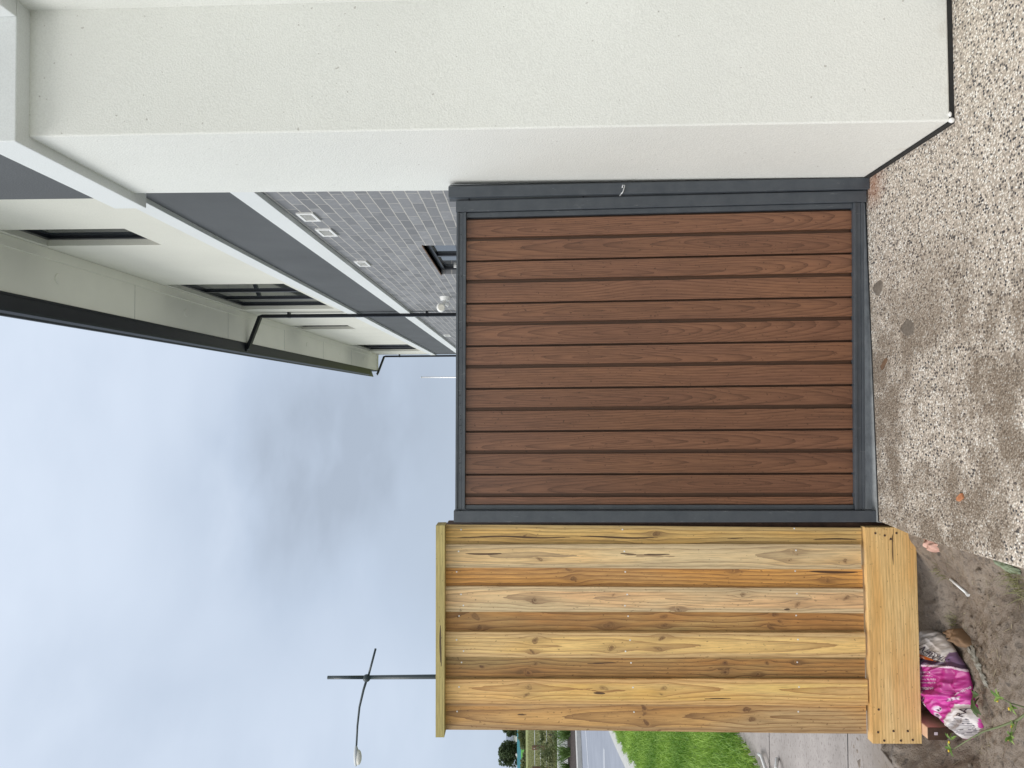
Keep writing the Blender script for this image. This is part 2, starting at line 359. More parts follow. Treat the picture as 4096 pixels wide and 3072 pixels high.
# ------------------------------------------------------------------ object helpers
class MB:
    def __init__(s): s.v = []; s.f = []; s.mi = []
    def add(s, vs, fs, mi=0):
        o = len(s.v); s.v += [tuple(p) for p in vs]; s.f += [tuple(i + o for i in f) for f in fs]; s.mi += [mi] * len(fs)
    def box(s, x0, x1, y0, y1, z0, z1, mi=0, mat=None):
        p = [(x, y, z) for z in (z0, z1) for y in (y0, y1) for x in (x0, x1)]
        if mat: p = [tuple(mat @ Vector(q)) for q in p]
        s.add(p, [(0, 2, 3, 1), (4, 5, 7, 6), (0, 1, 5, 4), (2, 6, 7, 3), (0, 4, 6, 2), (1, 3, 7, 5)], mi)
    def quad(s, a, b, c, e, mi=0): s.add([a, b, c, e], [(0, 1, 2, 3)], mi)
    def prism(s, pts, z0, z1, mi=0):
        n = len(pts); s.add([(x, y, z0) for x, y in pts] + [(x, y, z1) for x, y in pts],
            [tuple(range(n - 1, -1, -1)), tuple(range(n, 2 * n))] + [(i, (i + 1) % n, n + (i + 1) % n, n + i) for i in range(n)], mi)
    def extr_y(s, prof, y0, y1, mi=0):      # closed profile of (x, z)
        n = len(prof); s.add([(x, y0, z) for x, z in prof] + [(x, y1, z) for x, z in prof],
            [tuple(range(n)), tuple(range(2 * n - 1, n - 1, -1))] + [(i, n + i, n + (i + 1) % n, (i + 1) % n) for i in range(n)], mi)
    def tube(s, pts, rad, seg=10, mi=0, cap=True):
        pts = [Vector(p) for p in pts]; rads = rad if isinstance(rad, (list, tuple)) else [rad] * len(pts)
        rings = []; prev = None
        for i, p in enumerate(pts):
            t = (pts[min(i + 1, len(pts) - 1)] - pts[max(i - 1, 0)]).normalized()
            a = prev if prev is not None else (Vector((0, 0, 1)) if abs(t.z) < 0.9 else Vector((1, 0, 0)))
            b = (a - t * a.dot(t)).normalized(); prev = b; c = t.cross(b)
            rings.append([p + (b * math.cos(2 * math.pi * j / seg) + c * math.sin(2 * math.pi * j / seg)) * rads[i] for j in range(seg)])
        vs = [q for r_ in rings for q in r_]; fs = []
        for i in range(len(rings) - 1):
            for j in range(seg):
                fs.append((i * seg + j, i * seg + (j + 1) % seg, (i + 1) * seg + (j + 1) % seg, (i + 1) * seg + j))
        if cap: fs += [tuple(range(seg - 1, -1, -1)), tuple(range((len(rings) - 1) * seg, len(rings) * seg))]
        s.add(vs, fs, mi)
    def ball(s, c, r_, seg=12, rings=8, sc=(1, 1, 1), mi=0):
        vs = []; fs = []
        for i in range(rings + 1):
            th = math.pi * i / rings
            for j in range(seg):
                ph = 2 * math.pi * j / seg
                vs.append((c[0] + r_ * sc[0] * math.sin(th) * math.cos(ph), c[1] + r_ * sc[1] * math.sin(th) * math.sin(ph), c[2] + r_ * sc[2] * math.cos(th)))
        for i in range(rings):
            for j in range(seg): fs.append((i * seg + j, (i + 1) * seg + j, (i + 1) * seg + (j + 1) % seg, i * seg + (j + 1) % seg))
        s.add(vs, fs, mi)
    def build(s, name, mat, parent=None, bevel=0, smooth=False):
        me = bpy.data.meshes.new(name); me.from_pydata(s.v, [], s.f)
        for mm in (mat if isinstance(mat, (list, tuple)) else [mat]): me.materials.append(mm)
        if any(s.mi): me.polygons.foreach_set('material_index', s.mi)
        me.validate(); me.update()
        if smooth: me.polygons.foreach_set('use_smooth', [True] * len(me.polygons))
        return link(name, me, parent, bevel)
def link(name, me, parent=None, bevel=0):
    o = bpy.data.objects.new(name, me); COL.objects.link(o)
    if parent is not None:
        o.parent = parent
        if parent.parent is None: o.matrix_parent_inverse = Matrix.Translation(-parent.location)
    if bevel:
        b = o.modifiers.new('bevel', 'BEVEL'); b.width = bevel; b.segments = 2; b.limit_method = 'ANGLE'; b.angle_limit = R(40)
    return o
def tag(o, label, cat, group=None, kind=None):
    if label: o['label'] = label
    if cat: o['category'] = cat
    if group: o['group'] = group
    if kind: o['kind'] = kind
    return o
def thing(name, loc, label, cat, group=None):
    o = bpy.data.objects.new(name, None); COL.objects.link(o); o.location = loc; o.empty_display_size = 0.1
    return tag(o, label, cat, group)
def struct(o): o['kind'] = 'structure'; return o
def copy_tree(o, loc, label=None):
    c = o.copy(); COL.objects.link(c); c.location = loc
    if label: c['label'] = label
    def rec(src, dst):
        for ch in list(src.children):
            k = ch.copy(); COL.objects.link(k); k.parent = dst; rec(ch, k)
    rec(o, c); return c
def setattrs(me, **kw):
    for k_, v in kw.items():
        a = me.attributes.new(k_, 'FLOAT', 'POINT'); a.data.foreach_set('value', np.asarray(v, dtype=np.float32).ravel())

# ------------------------------------------------------------------ ground and road
# driveway slab of exposed aggregate
mb = MB()
slab = [(1.42, -4), (1.42, 3.140), (0.97, 3.128), (0.82, 3.122), (0.2, 3.094), (-0.518, 3.062), (-0.522, 2.95), (-0.530, 2.80), (-0.524, 2.5), (-0.514, 2.18), (-0.505, 1.2), (-0.5, -4)]
mb.prism(slab, -0.11, 0.0)
o = struct(mb.build('driveway_slab', M['aggregate'], bevel=0.006))
# black joint strip and the plain concrete behind it
mb = MB(); mb.prism([(0.97, 3.128), (0.97, 3.139), (0.2, 3.104), (-0.520, 3.072), (-0.518, 3.062), (0.2, 3.094)], -0.10, -0.002)
struct(mb.build('expansion_joint', M['rubber']))
mb = MB(); mb.prism([(1.47, 3.25), (1.47, 21.9), (-0.53, 21.9), (-0.53, 3.26), (-0.524, 3.0735), (0.2, 3.1055), (0.96, 3.1395), (0.96, 3.25)], -0.11, -0.004)
struct(mb.build('side_path', M['plain_conc']))

def ground_grid(name, x0, x1, y0, y1, nx, ny, zf, mat, kind='structure'):
    xs = np.linspace(x0, x1, nx); ys = np.linspace(y0, y1, ny)
    vs = [(x, y, zf(x, y)) for y in ys for x in xs]
    fs = [(j * nx + i, j * nx + i + 1, (j + 1) * nx + i + 1, (j + 1) * nx + i) for j in range(ny - 1) for i in range(nx - 1)]
    me = bpy.data.meshes.new(name); me.from_pydata(vs, [], fs); me.materials.append(mat)
    me.polygons.foreach_set('use_smooth', [True] * len(me.polygons))
    o = link(name, me); o['kind'] = kind; return o
def mud_z(x, y):
    n1 = noise.noise(Vector((x * 3.1, y * 3.1, 1.3))); n2 = noise.noise(Vector((x * 11, y * 11, 4.2))); n3 = noise.noise(Vector((x * 34, y * 34, 2.2))); n4 = noise.noise(Vector((x * 90, y * 90, 9.2)))
    z = -0.178 + 0.020 * n1 + 0.014 * n2 + 0.011 * n3 + 0.006 * n4 - 0.018 * max(0, noise.noise(Vector((x * 19, y * 13, 7.7))) - 0.25)
    z += 0.05 * math.exp(-((x + 0.52) / 0.10) ** 2)                 # heaped against the slab edge
    sm_ = lambda q: (lambda c_: c_ * c_ * (3 - 2 * c_))(min(max(q, 0.0), 1.0))
    z -= 0.105 * sm_((y - 2.52) / 0.42) * sm_((-x - 0.62) / 0.22)   # dug out along the plinth
    t = min(max((-x - 1.40 + 0.04 * n2) / 0.20, 0), 1); z = z * (1 - t) + (-0.124 + 0.008 * n2 + 0.010 * n3) * t
    return z
ground_grid('mud', -2.1, -0.45, 0.9, 3.6, 240, 390, mud_z, M['mud'])
mb = MB()
mb.prism([(-2.6, 3.0), (-2.6, 5.9), (-2.55, 14.0), (-0.55, 14.0), (-0.55, 3.35), (-1.60, 3.33), (-1.66, 3.0), (-1.70, 2.8), (-1.74, 2.62), (-1.80, 2.3), (-2.2, 1.5), (-2.5, -4), (-2.65, -4)], -0.52, -0.12)
struct(mb.build('footpath', M['pave'], bevel=0.005))
# joints cut in the footpath
mb = MB()
for a, b in (((-2.6, 3.665), (-1.5, 3.665)), ((-2.6, 4.84), (-0.6, 4.84)), ((-2.6, 7.2), (-0.6, 7.2))):
    if a[1] == b[1]: mb.box(a[0], b[0], a[1] - 0.003, a[1] + 0.003, -0.13, -0.1185)
    else: mb.box(a[0] - 0.003, a[0] + 0.003, a[1], b[1], -0.13, -0.1180)
struct(mb.build('footpath_joints', M['rubber']))
# verge
kerb_line = [(-5.0, -4), (-4.95, 6.5), (-5.175, 10.208), (-5.601, 11.609), (-5.889, 12.892), (-5.95, 14.4), (-5.3, 16.0), (-3.9, 17.0), (-2.0, 17.3), (6, 17.4)]
def vz(x, y): return -0.10 + 0.02 * noise.noise(Vector((x, y, 0)))
mb = MB(); mb.prism([(-2.62, -4), (-2.62, 14.0), (-2.0, 16.9), (-3.9, 16.95), (-5.25, 15.95)] + [p for p in kerb_line[5::-1]], -0.3, -0.10)
struct(mb.build('verge', M['soil_green']))
# near kerb: a flat concrete edge with an upstand to the gutter
gut = [(-5.55, -4), (-5.62, 6.5), (-6.348, 12.52), (-6.652, 13.935), (-6.847, 15.01), (-6.8, 16.2), (-6.0, 17.6), (-4.2, 18.4), (-2.0, 18.7), (6, 18.8)]
mb = MB()
for i in range(len(gut) - 1):
    a, b, c, e_ = kerb_line[i], kerb_line[i + 1], gut[i + 1], gut[i]
    def L(p, q, t): return (p[0] + (q[0] - p[0]) * t, p[1] + (q[1] - p[1]) * t)
    a1, b1_ = L(a, e_, 0.35), L(b, c, 0.35)
    mb.quad((*a, -0.085), (*b, -0.085), (*b1_, -0.09), (*a1, -0.09))
    a2, b2_ = L(a, e_, 0.42), L(b, c, 0.42)
    mb.quad((*a1, -0.09), (*b1_, -0.09), (*b2_, -0.19), (*a2, -0.19))
    mb.quad((*a2, -0.19), (*b2_, -0.19), (*c, -0.205), (*e_, -0.205))
struct(mb.build('kerb', M['kerb'], smooth=False))
# the road surface
mb = MB(); mb.prism([(-60, -40), (-5.1, -40), (-5.1, 8), (-5.9, 15.5), (-4, 17.4), (0, 17.9), (60, 18), (60, 24.2), (-60, 24.2)], -0.5, -0.21)
struct(mb.build('road', M['asphalt']))
mb = MB()
def strip(p, q, w, z=-0.206):
    a = Vector(p); b = Vector(q); n_ = (b - a).normalized().orthogonal() * w / 2
    mb.quad((a.x + n_.x, a.y + n_.y, z), (a.x - n_.x, a.y - n_.y, z), (b.x - n_.x, b.y - n_.y, z), (b.x + n_.x, b.y + n_.y, z))
for k_ in range(6): strip((-7.66 - k_ * 3.6, 15.93 - 0.0 * k_), (-8.9 - k_ * 3.6, 15.97), 0.11)
ll = [(4, 22.4), (-4, 22.3), (-8.2, 21.6), (-9.46, 20.85), (-10.2, 20.0), (-11.4, 18.6)]
for a, b in zip(ll[:-1], ll[1:]): strip(a, b, 0.10)
struct(mb.build('road_markings', M['line']))
# far kerb, mulch bed, bank
fk = [(8, 23.6), (-6, 23.3), (-10.3, 22.72), (-11.25, 22.1), (-13.5, 20.3), (-18, 16)]
fb = [(8, 24.0), (-6, 23.7), (-10.5, 23.12), (-11.55, 22.5), (-13.9, 20.7), (-18.4, 16.4)]
mb = MB()
for i in range(5):
    a, b, c, e_ = fk[i], fk[i + 1], fb[i + 1], fb[i]
    mb.quad((*a, -0.205), (*b, -0.205), (*b, -0.07), (*a, -0.07)); mb.quad((*a, -0.07), (*b, -0.07), (*c, -0.06), (*e_, -0.06))
struct(mb.build('far_kerb', M['kerb']))
mb = MB(); bb = [(8, 26), (-6, 25.9), (-11.2, 25.2), (-13, 24.4), (-16, 22.5), (-20.5, 18.4)]
for i in range(5):
    mb.quad((*fb[i], -0.062), (*fb[i + 1], -0.062), (*bb[i + 1], 0.09), (*bb[i], 0.09))
struct(mb.build('mulch_bed', M['mulch']))
def fz(x, y):
    t = min(max((y - 25) / 75, 0), 1)
    return 0.35 + 1.30 * t ** 0.8 + 0.05 * noise.noise(Vector((x * 0.2, y * 0.2, 0)))
ground_grid('field', -140, 60, 25.45, 130, 160, 90, fz, M['field'])
mb = MB(); mb.prism([(-2500, -2500), (2500, -2500), (2500, 2500), (-2500, 2500)], -0.9, -0.55)
struct(mb.build('ground', M['far_ground']))
mb = MB(); mb.prism([(-900, 129.8), (900, 129.8), (900, 1500), (-900, 1500)], -0.5, 1.55); struct(mb.build('far_terrain', M['far_ground']))

# ------------------------------------------------------------------ blades (numpy)
def blades(name, pts, h, w, mat, lean=0.5, seed=1, parent=None, bend=0.5, lv=None):
    rng = np.random.default_rng(seed); n = len(pts); pts = np.asarray(pts, float)
    hh = h * rng.uniform(0.55, 1.25, n); a = rng.uniform(0, 2 * np.pi, n); b = rng.uniform(0, 2 * np.pi, n)
    le = hh * lean * rng.uniform(0.2, 1.3, n); dx, dy = np.cos(b) * le, np.sin(b) * le
    wx, wy = np.cos(a) * w * 0.5, np.sin(a) * w * 0.5
    v = np.zeros((n, 5, 3))
    v[:, 0] = pts + np.stack([wx, wy, 0 * wx], 1); v[:, 1] = pts - np.stack([wx, wy, 0 * wx], 1)
    mid = pts + np.stack([dx * 0.3, dy * 0.3, hh * 0.6], 1)
    v[:, 2] = mid + np.stack([wx, wy, 0 * wx], 1) * 0.7; v[:, 3] = mid - np.stack([wx, wy, 0 * wx], 1) * 0.7
    v[:, 4] = pts + np.stack([dx, dy, hh * (1 - bend * 0.3)], 1)
    me = bpy.data.meshes.new(name)
    idx = (np.arange(n) * 5)[:, None]
    faces_q = (idx + np.array([[0, 1, 3, 2]])); faces_t = (idx + np.array([[2, 3, 4]]))
    me.vertices.add(n * 5); me.vertices.foreach_set('co', v.ravel())
    loops = np.concatenate([faces_q.ravel(), faces_t.ravel()]); me.loops.add(len(loops)); me.loops.foreach_set('vertex_index', loops.astype(np.int32))
    ls = np.concatenate([np.arange(n) * 4, n * 4 + np.arange(n) * 3]); me.polygons.add(2 * n); me.polygons.foreach_set('loop_start', ls.astype(np.int32))
    me.update(calc_edges=True); me.validate()
    l = rng.uniform(0, 1, n) if lv is None else np.clip(lv + rng.uniform(-0.3, 0.3, n), 0, 1)
    setattrs(me, lv=np.repeat(l, 5)); me.materials.append(mat)
    return link(name, me, parent)
def leafcloud(name, centers, size, mat, seed=1, parent=None, lv=None):
    rng = np.random.default_rng(seed); c = np.asarray(centers, float); n = len(c)
    u = rng.normal(size=(n, 3)); u /= np.linalg.norm(u, axis=1)[:, None]; t = rng.normal(size=(n, 3)); t -= (t * u).sum(1)[:, None] * u; t /= np.linalg.norm(t, axis=1)[:, None]
    s = size * rng.uniform(0.6, 1.4, n)[:, None]
    v = np.stack([c - u * s, c + t * s * 0.45, c + u * s, c - t * s * 0.45], 1)
    me = bpy.data.meshes.new(name); me.vertices.add(4 * n); me.vertices.foreach_set('co', v.ravel())
    me.loops.add(4 * n); me.loops.foreach_set('vertex_index', np.arange(4 * n, dtype=np.int32)); me.polygons.add(n); me.polygons.foreach_set('loop_start', (np.arange(n) * 4).astype(np.int32))
    me.update(calc_edges=True); l = rng.uniform(0, 1, n) if lv is None else np.clip(lv, 0, 1)
    setattrs(me, lv=np.repeat(l, 4)); me.materials.append(mat); return link(name, me, parent)

# verge lawn
rng = np.random.default_rng(3)
n = 150000; gx = rng.uniform(-6.0, -2.5, n); gy = rng.uniform(3.0, 16.0, n)
kx = np.interp(gy, [p[1] for p in kerb_line[:6]], [p[0] for p in kerb_line[:6]])
ok = gx > kx - 0.03 + 0.05 * np.sin(gy * 9); gx, gy = gx[ok], gy[ok]
lvv = 0.5 + 0.22 * np.sin(gx * 2.3 + np.sin(gy * 1.1)) * np.cos(gy * 1.7) + 0.15 * np.sin(gy * 6 + gx * 4)
edge = np.exp(-((gx + 2.56) / 0.12) ** 2)
o = blades('lawn', np.stack([gx, gy, np.full_like(gx, -0.105)], 1), 0.075, 0.008, M['lawn'], 0.9, 5, lv=lvv - 0.2 * edge)
tag(o, 'bright green lawn on the verge between road and footpath', 'grass', kind='stuff')
# ------------------------------------------------------------------ the house
HX, HY0, HY1 = 1.48, -4.0, 21.9
house = thing('house', (HX, 3.0, 0), 'long two-storey town house on the right, white and charcoal render over grey brick', 'house')
PX, PY0, PY1 = 0.965, 2.475, 3.235
def wall_x(mb, X0, y0, y1, z0, z1, holes, depth=0.11):
    ys = sorted({y0, y1} | {h[0] for h in holes} | {h[1] for h in holes}); zs = sorted({z0, z1} | {h[2] for h in holes} | {h[3] for h in holes})
    for a, b in zip(ys[:-1], ys[1:]):
        for c, e_ in zip(zs[:-1], zs[1:]):
            if any(h[0] <= a and b <= h[1] and h[2] <= c and e_ <= h[3] for h in holes): continue
            mb.quad((X0, a, c), (X0, a, e_), (X0, b, e_), (X0, b, c))
    for h in holes:
        a, b, c, e_ = h; X1 = X0 + depth
        mb.quad((X0, a, c), (X1, a, c), (X1, a, e_), (X0, a, e_)); mb.quad((X0, b, c), (X0, b, e_), (X1, b, e_), (X1, b, c))
        mb.quad((X0, a, e_), (X1, a, e_), (X1, b, e_), (X0, b, e_)); mb.quad((X0, a, c), (X0, b, c), (X1, b, c), (X1, a, c))
# lower brick wall
BW = (6.68, 8.19, 1.25, 2.445); mb = MB(); wall_x(mb, HX, 3.2, HY1, -0.12, 3.34, [BW, (15.6, 17.1, 1.25, 2.445)], 0.12); brick = mb.build('brick_wall', M['brick'], house)
mb = MB(); mb.box(HX - 0.0015, HX + 0.003, 11.20, 11.212, 0, 3.3)
mb.build('control_joint', M['plain_conc'], house)
# side bay (pillar) with the near wall
mb = MB()
def tb(z): return 0.965 + 0.005 * z / 3.3
def pilaster(mb, z0, z1, x0a, x0b, y0a, y0b, y1):
    mb.add([(x0a, y0a, z0), (1.440, y0a, z0), (1.440, y1, z0), (x0a, y1, z0), (x0b, y0b, z1), (1.440, y0b, z1), (1.440, y1, z1), (x0b, y1, z1)],
        [(0, 4, 7, 3), (0, 1, 5, 4), (1, 2, 6, 5), (2, 3, 7, 6), (4, 5, 6, 7), (0, 3, 2, 1)])
pilaster(mb, 0.018, 3.30, 0.962, 0.972, 2.470, 2.530, PY1)
mb.build('pillar', M['white_render'], house, bevel=0.006)
mb = MB(); mb.box(1.4345, 9, -4, 2.9, 0.018, 3.30); mb.build('near_wall', M['white_render'], house)
mb = MB(); mb.box(0.956, 1.4, 2.474, 3.078, -0.01, 0.0178); mb.box(1.40, 1.50, -4, 2.6, -0.01, 0.0176); mb.build('wall_base_strip', M['rubber'], house)
# paint dribble on the corner
mb = MB(); mb.ball((0.966, 2.474, 0.011), 0.010, 8, 6, (1.0, 0.9, 1.1)); mb.ball((0.985, 2.468, 0.019), 0.006, 8, 6, (1.6, .7, 1.0)); mb.build('paint_blob', M['white_plastic'], house, smooth=True)
# bands, wrapped round the pillar
mb = MB(); mb.box(0.930, 1.47, 2.462, 3.335, 3.288, 3.440); mb.box(1.375, 1.60, -4, 2.4615, 3.288, 3.440)
mb.build('lower_band', M['band'], house, bevel=0.004)
mb = MB(); mb.box(1.440, 1.60, 3.336, 21.93, 3.332, 3.500); mb.build('lower_band', M['band'], house, bevel=0.004)
mb = MB(); mb.box(1.440, 1.60, 3.32, 21.93, 4.195, 4.350); mb.box(1.375, 1.60, -4, 2.4615, 4.195, 4.350); mb.box(0.93, 1.60, 2.462, 3.319, 4.195, 4.35); mb.build('upper_band', M['band'], house, bevel=0.004)
mb = MB(); mb.box(HX - 0.004, 1.59, 3.24, HY1, 3.50, 4.195); mb.build('charcoal_render', M['grey_render'], house)
mb = MB(); mb.box(0.952, 1.47, 2.50, 3.238, 3.440, 4.195); mb.box(1.42, 1.6, -4, 2.499, 3.440, 4.195); mb.build('charcoal_render', M['grey_render'], house)
# upper wall
W = [(5.915, 6.535, 4.86, 5.93), (8.74, 11.12, 4.47, 5.93), (13.50, 14.20, 4.86, 5.93), (18.10, 20.45, 4.47, 5.94)]
mb = MB(); wall_x(mb, HX, -4, HY1, 4.35, 6.0, W, 0.12); mb.quad((HX, HY1, -0.1), (HX, HY1, 6.0), (9, HY1, 6.0), (9, HY1, -0.1)); mb.quad((HX, -4, 3.3), (9, -4, 3.3), (9, -4, 6), (HX, -4, 6)); mb.quad((HX+0.2, 3.3, 3.2), (9, 3.3, 3.2), (9, 3.3, -0.1), (HX+0.2, 3.3, -0.1))
mb.build('upper_wall', M['cream_render'], house)
mb = MB(); mb.box(HX + 0.3, HX + 0.32, -3.9, 21.8, -0.1, 5.95); mb.build('inner_wall', M['black_metal'], house)
# small pencil marks / scratches on upper wall are in the render; windows
def window(y0, y1, z0, z1, mull=(), trans=None, xf=HX + 0.055, lab=None):
    mb = MB(); t = 0.045
    mb.box(xf, xf + 0.06, y0, y0 + t, z0, z1); mb.box(xf, xf + 0.06, y1 - t, y1, z0, z1)
    mb.box(xf, xf + 0.06, y0 + t, y1 - t, z1 - t, z1); mb.box(xf, xf + 0.06, y0 + t, y1 - t, z0, z0 + t)
    for m_ in mull: mb.box(xf + 0.004, xf + 0.056, m_ - 0.025, m_ + 0.025, z0 + t, z1 - t)
    if trans: mb.box(xf + 0.006, xf + 0.05, y0 + t, y1 - t, trans - 0.02, trans + 0.02)
    w = mb.build('window', M['frame_black'], house, bevel=0.003)
    mb = MB(); mb.box(xf + 0.03, xf + 0.036, y0 + t, y1 - t, z0 + t, z1 - t); mb.build('pane', M['glass'], w)
    return w
window(*W[0]); window(*W[1], (9.76, 10.45)); window(*W[2]); window(*W[3], (19.1, 19.8))
bw = window(*BW, (7.45,), 2.15, HX + 0.05); window(15.6, 17.1, 1.25, 2.445, (16.3,), None, HX + 0.05)
mb = MB(); mb.box(HX + 0.055, HX + 0.085, 8.05, 8.10, 2.25, 2.29); mb.build('window_catch', M['white_plastic'], bw)
mb = MB(); mb.box(HX - 0.012, HX + 0.05, BW[0] - 0.02, BW[1] + 0.02, BW[3], BW[3] + 0.008); mb.build('lintel', M['post_timber'], bw)
# soffit, cornice strip, covers
mb = MB(); mb.box(0.985, HX + 0.02, -4, 21.95, 6.0, 6.02); mb.build('soffit', M['soffit'], house)
mb = MB(); mb.box(HX - 0.10, HX - 0.0015, -4, 21.9, 5.985, 5.9995); mb.build('soffit_trim', M['soffit'], house, bevel=0.003)
for y in (4.2, 8.15, 10.75, 13.3, 15.9, 18.5):
    mb = MB(); mb.box(0.99, HX - 0.1, y - 0.0015, y + 0.0015, 5.9975, 6.001); mb.build('soffit_joint', M['plain_conc'], house)
for y in (4.15, 6.79, 9.40, 12.0, 14.7, 17.3, 19.95):
    mb = MB(); mb.tube([(1.216, y, 5.9995), (1.216, y, 5.992)], [0.052, 0.048], 24); o = mb.build('soffit_cover', M['soffit'], house, smooth=False)
mb = MB(); mb.box(0.962, 0.9845, -4, 21.95, 5.992, 6.17); mb.build('fascia', M['black_metal'], house, bevel=0.002)
mb = MB()
prof = [(0.9615, 6.165), (0.9615, 6.0), (0.84, 6.0), (0.822, 6.012), (0.812, 6.04), (0.806, 6.075), (0.790, 6.088), (0.785, 6.105), (0.79, 6.12), (0.802, 6.125), (0.812, 6.118), (0.818, 6.10), (0.822, 6.05), (0.835, 6.02), (0.85, 6.01), (0.952, 6.01), (0.952, 6.165)]
mb.extr_y(prof, -4, 20.8); mb.build('gutter', M['black_metal'], house)
mb = MB(); mb.add([(0.80, -4, 6.15), (0.80, 21.95, 6.15), (5.2, 21.95, 7.6), (5.2, -4, 7.6), (0.80, -4, 6.18), (0.80, 21.95, 6.18), (5.2, 21.95, 7.63), (5.2, -4, 7.63)], [(0, 1, 2, 3), (7, 6, 5, 4), (0, 4, 5, 1), (1, 5, 6, 2), (3, 7, 4, 0)])
mb.build('roof', M['roof'], house)
def downpipe(y, lower=-0.05):
    mb = MB(); a, b = 1.395, 1.445
    if True:
        pts = [(1.418, y, lower), (1.418, y, 5.74), (1.408, y, 5.79), (0.90, y, 5.985), (0.885, y, 6.02)]
        prev = None
        def sect(p, t):   # 75 x 50 section, wide along the house
            n_ = Vector((-t[2], 0, t[0])).normalized() * 0.026
            return [(p[0] + n_.x, p[1] - 0.042, p[2] + n_.z), (p[0] + n_.x, p[1] + 0.042, p[2] + n_.z), (p[0] - n_.x, p[1] + 0.042, p[2] - n_.z), (p[0] - n_.x, p[1] - 0.042, p[2] - n_.z)]
        for i, p in enumerate(pts):
            q = pts[min(i + 1, len(pts) - 1)]; o_ = pts[max(i - 1, 0)]
            t = ((q[0] - o_[0]), 0, (q[2] - o_[2])); L_ = math.hypot(t[0], t[2]); t = (t[0] / L_, 0, t[2] / L_)
            s_ = sect(p, t)
            if prev: mb.add(prev + s_, [(j, (j + 1) % 4, 4 + (j + 1) % 4, 4 + j) for j in range(4)])
            prev = s_
    dp = mb.build('downpipe', M['black_metal'], house, bevel=0.002)
    for z in (3.05, 5.3, 0.9):
        mb = MB(); mb.box(1.388, 1.476, y - 0.048, y + 0.048, z, z + 0.03); mb.build('pipe_strap', M['black_metal'], dp)
    mb = MB(); mb.box(0.84, 0.935, y - 0.06, y + 0.06, 5.985, 5.9995); mb.build('gutter_outlet', M['black_metal'], dp, bevel=0.003)
downpipe(11.50); downpipe(21.78)
def vent(y0, y1, z0, z1):
    mb = MB(); t = 0.024; x0, x1 = HX - 0.016, HX - 0.0005
    mb.box(x0, x1, y0, y0 + t, z0, z1); mb.box(x0, x1, y1 - t, y1, z0, z1); mb.box(x0, x1, y0 + t, y1 - t, z0, z0 + t); mb.box(x0, x1, y0 + t, y1 - t, z1 - t, z1)
    n_ = 8
    for i in range(n_):
        zz = z0 + t + (z1 - z0 - 2 * t) * (i + 0.5) / n_
        mb.box(x0 + 0.004, x0 + 0.012, y0 + t, y1 - t, zz - 0.0022, zz + 0.0022)
    v = mb.build('air_vent', M['white_plastic'], house, bevel=0.002)
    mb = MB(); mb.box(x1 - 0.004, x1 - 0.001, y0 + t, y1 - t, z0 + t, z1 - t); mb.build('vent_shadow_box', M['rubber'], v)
vent(5.46, 5.69, 3.125, 3.262); vent(5.965, 6.215, 3.125, 3.262); vent(7.35, 7.61, 3.135, 3.262); vent(15.53, 15.92, 3.12, 3.26)
# security light hung on the brick wall
sl = thing('security_light', (HX, 9.95, 2.62), 'small white security light with one round lamp head on the grey brick wall', 'wall light')
mb = MB(); mb.tube([(HX - 0.001, 9.95, 2.60), (HX - 0.055, 9.95, 2.60)], [0.075, 0.062], 20); mb.build('base', M['white_plastic'], sl, smooth=False)
mb = MB(); mb.tube([(HX - 0.055, 9.95, 2.60), (HX - 0.11, 9.95, 2.625)], 0.022, 10); mb.build('neck', M['white_plastic'], sl, smooth=True)
mb = MB(); mb.ball((HX - 0.15, 9.93, 2.655), 0.062, 16, 10, (1.15, 1, 1)); h_ = mb.build('lamp_head', M['white_plastic'], sl, smooth=True)
mb = MB(); mb.tube([(HX - 0.155, 9.90, 2.65), (HX - 0.165, 9.855, 2.64)], [0.05, 0.044], 18); mb.build('lens', M['lens'], h_)
mb = MB(); mb.ball((HX - 0.10, 10.03, 2.575), 0.03, 12, 8); mb.build('sensor', M['white_plastic'], sl, smooth=True)

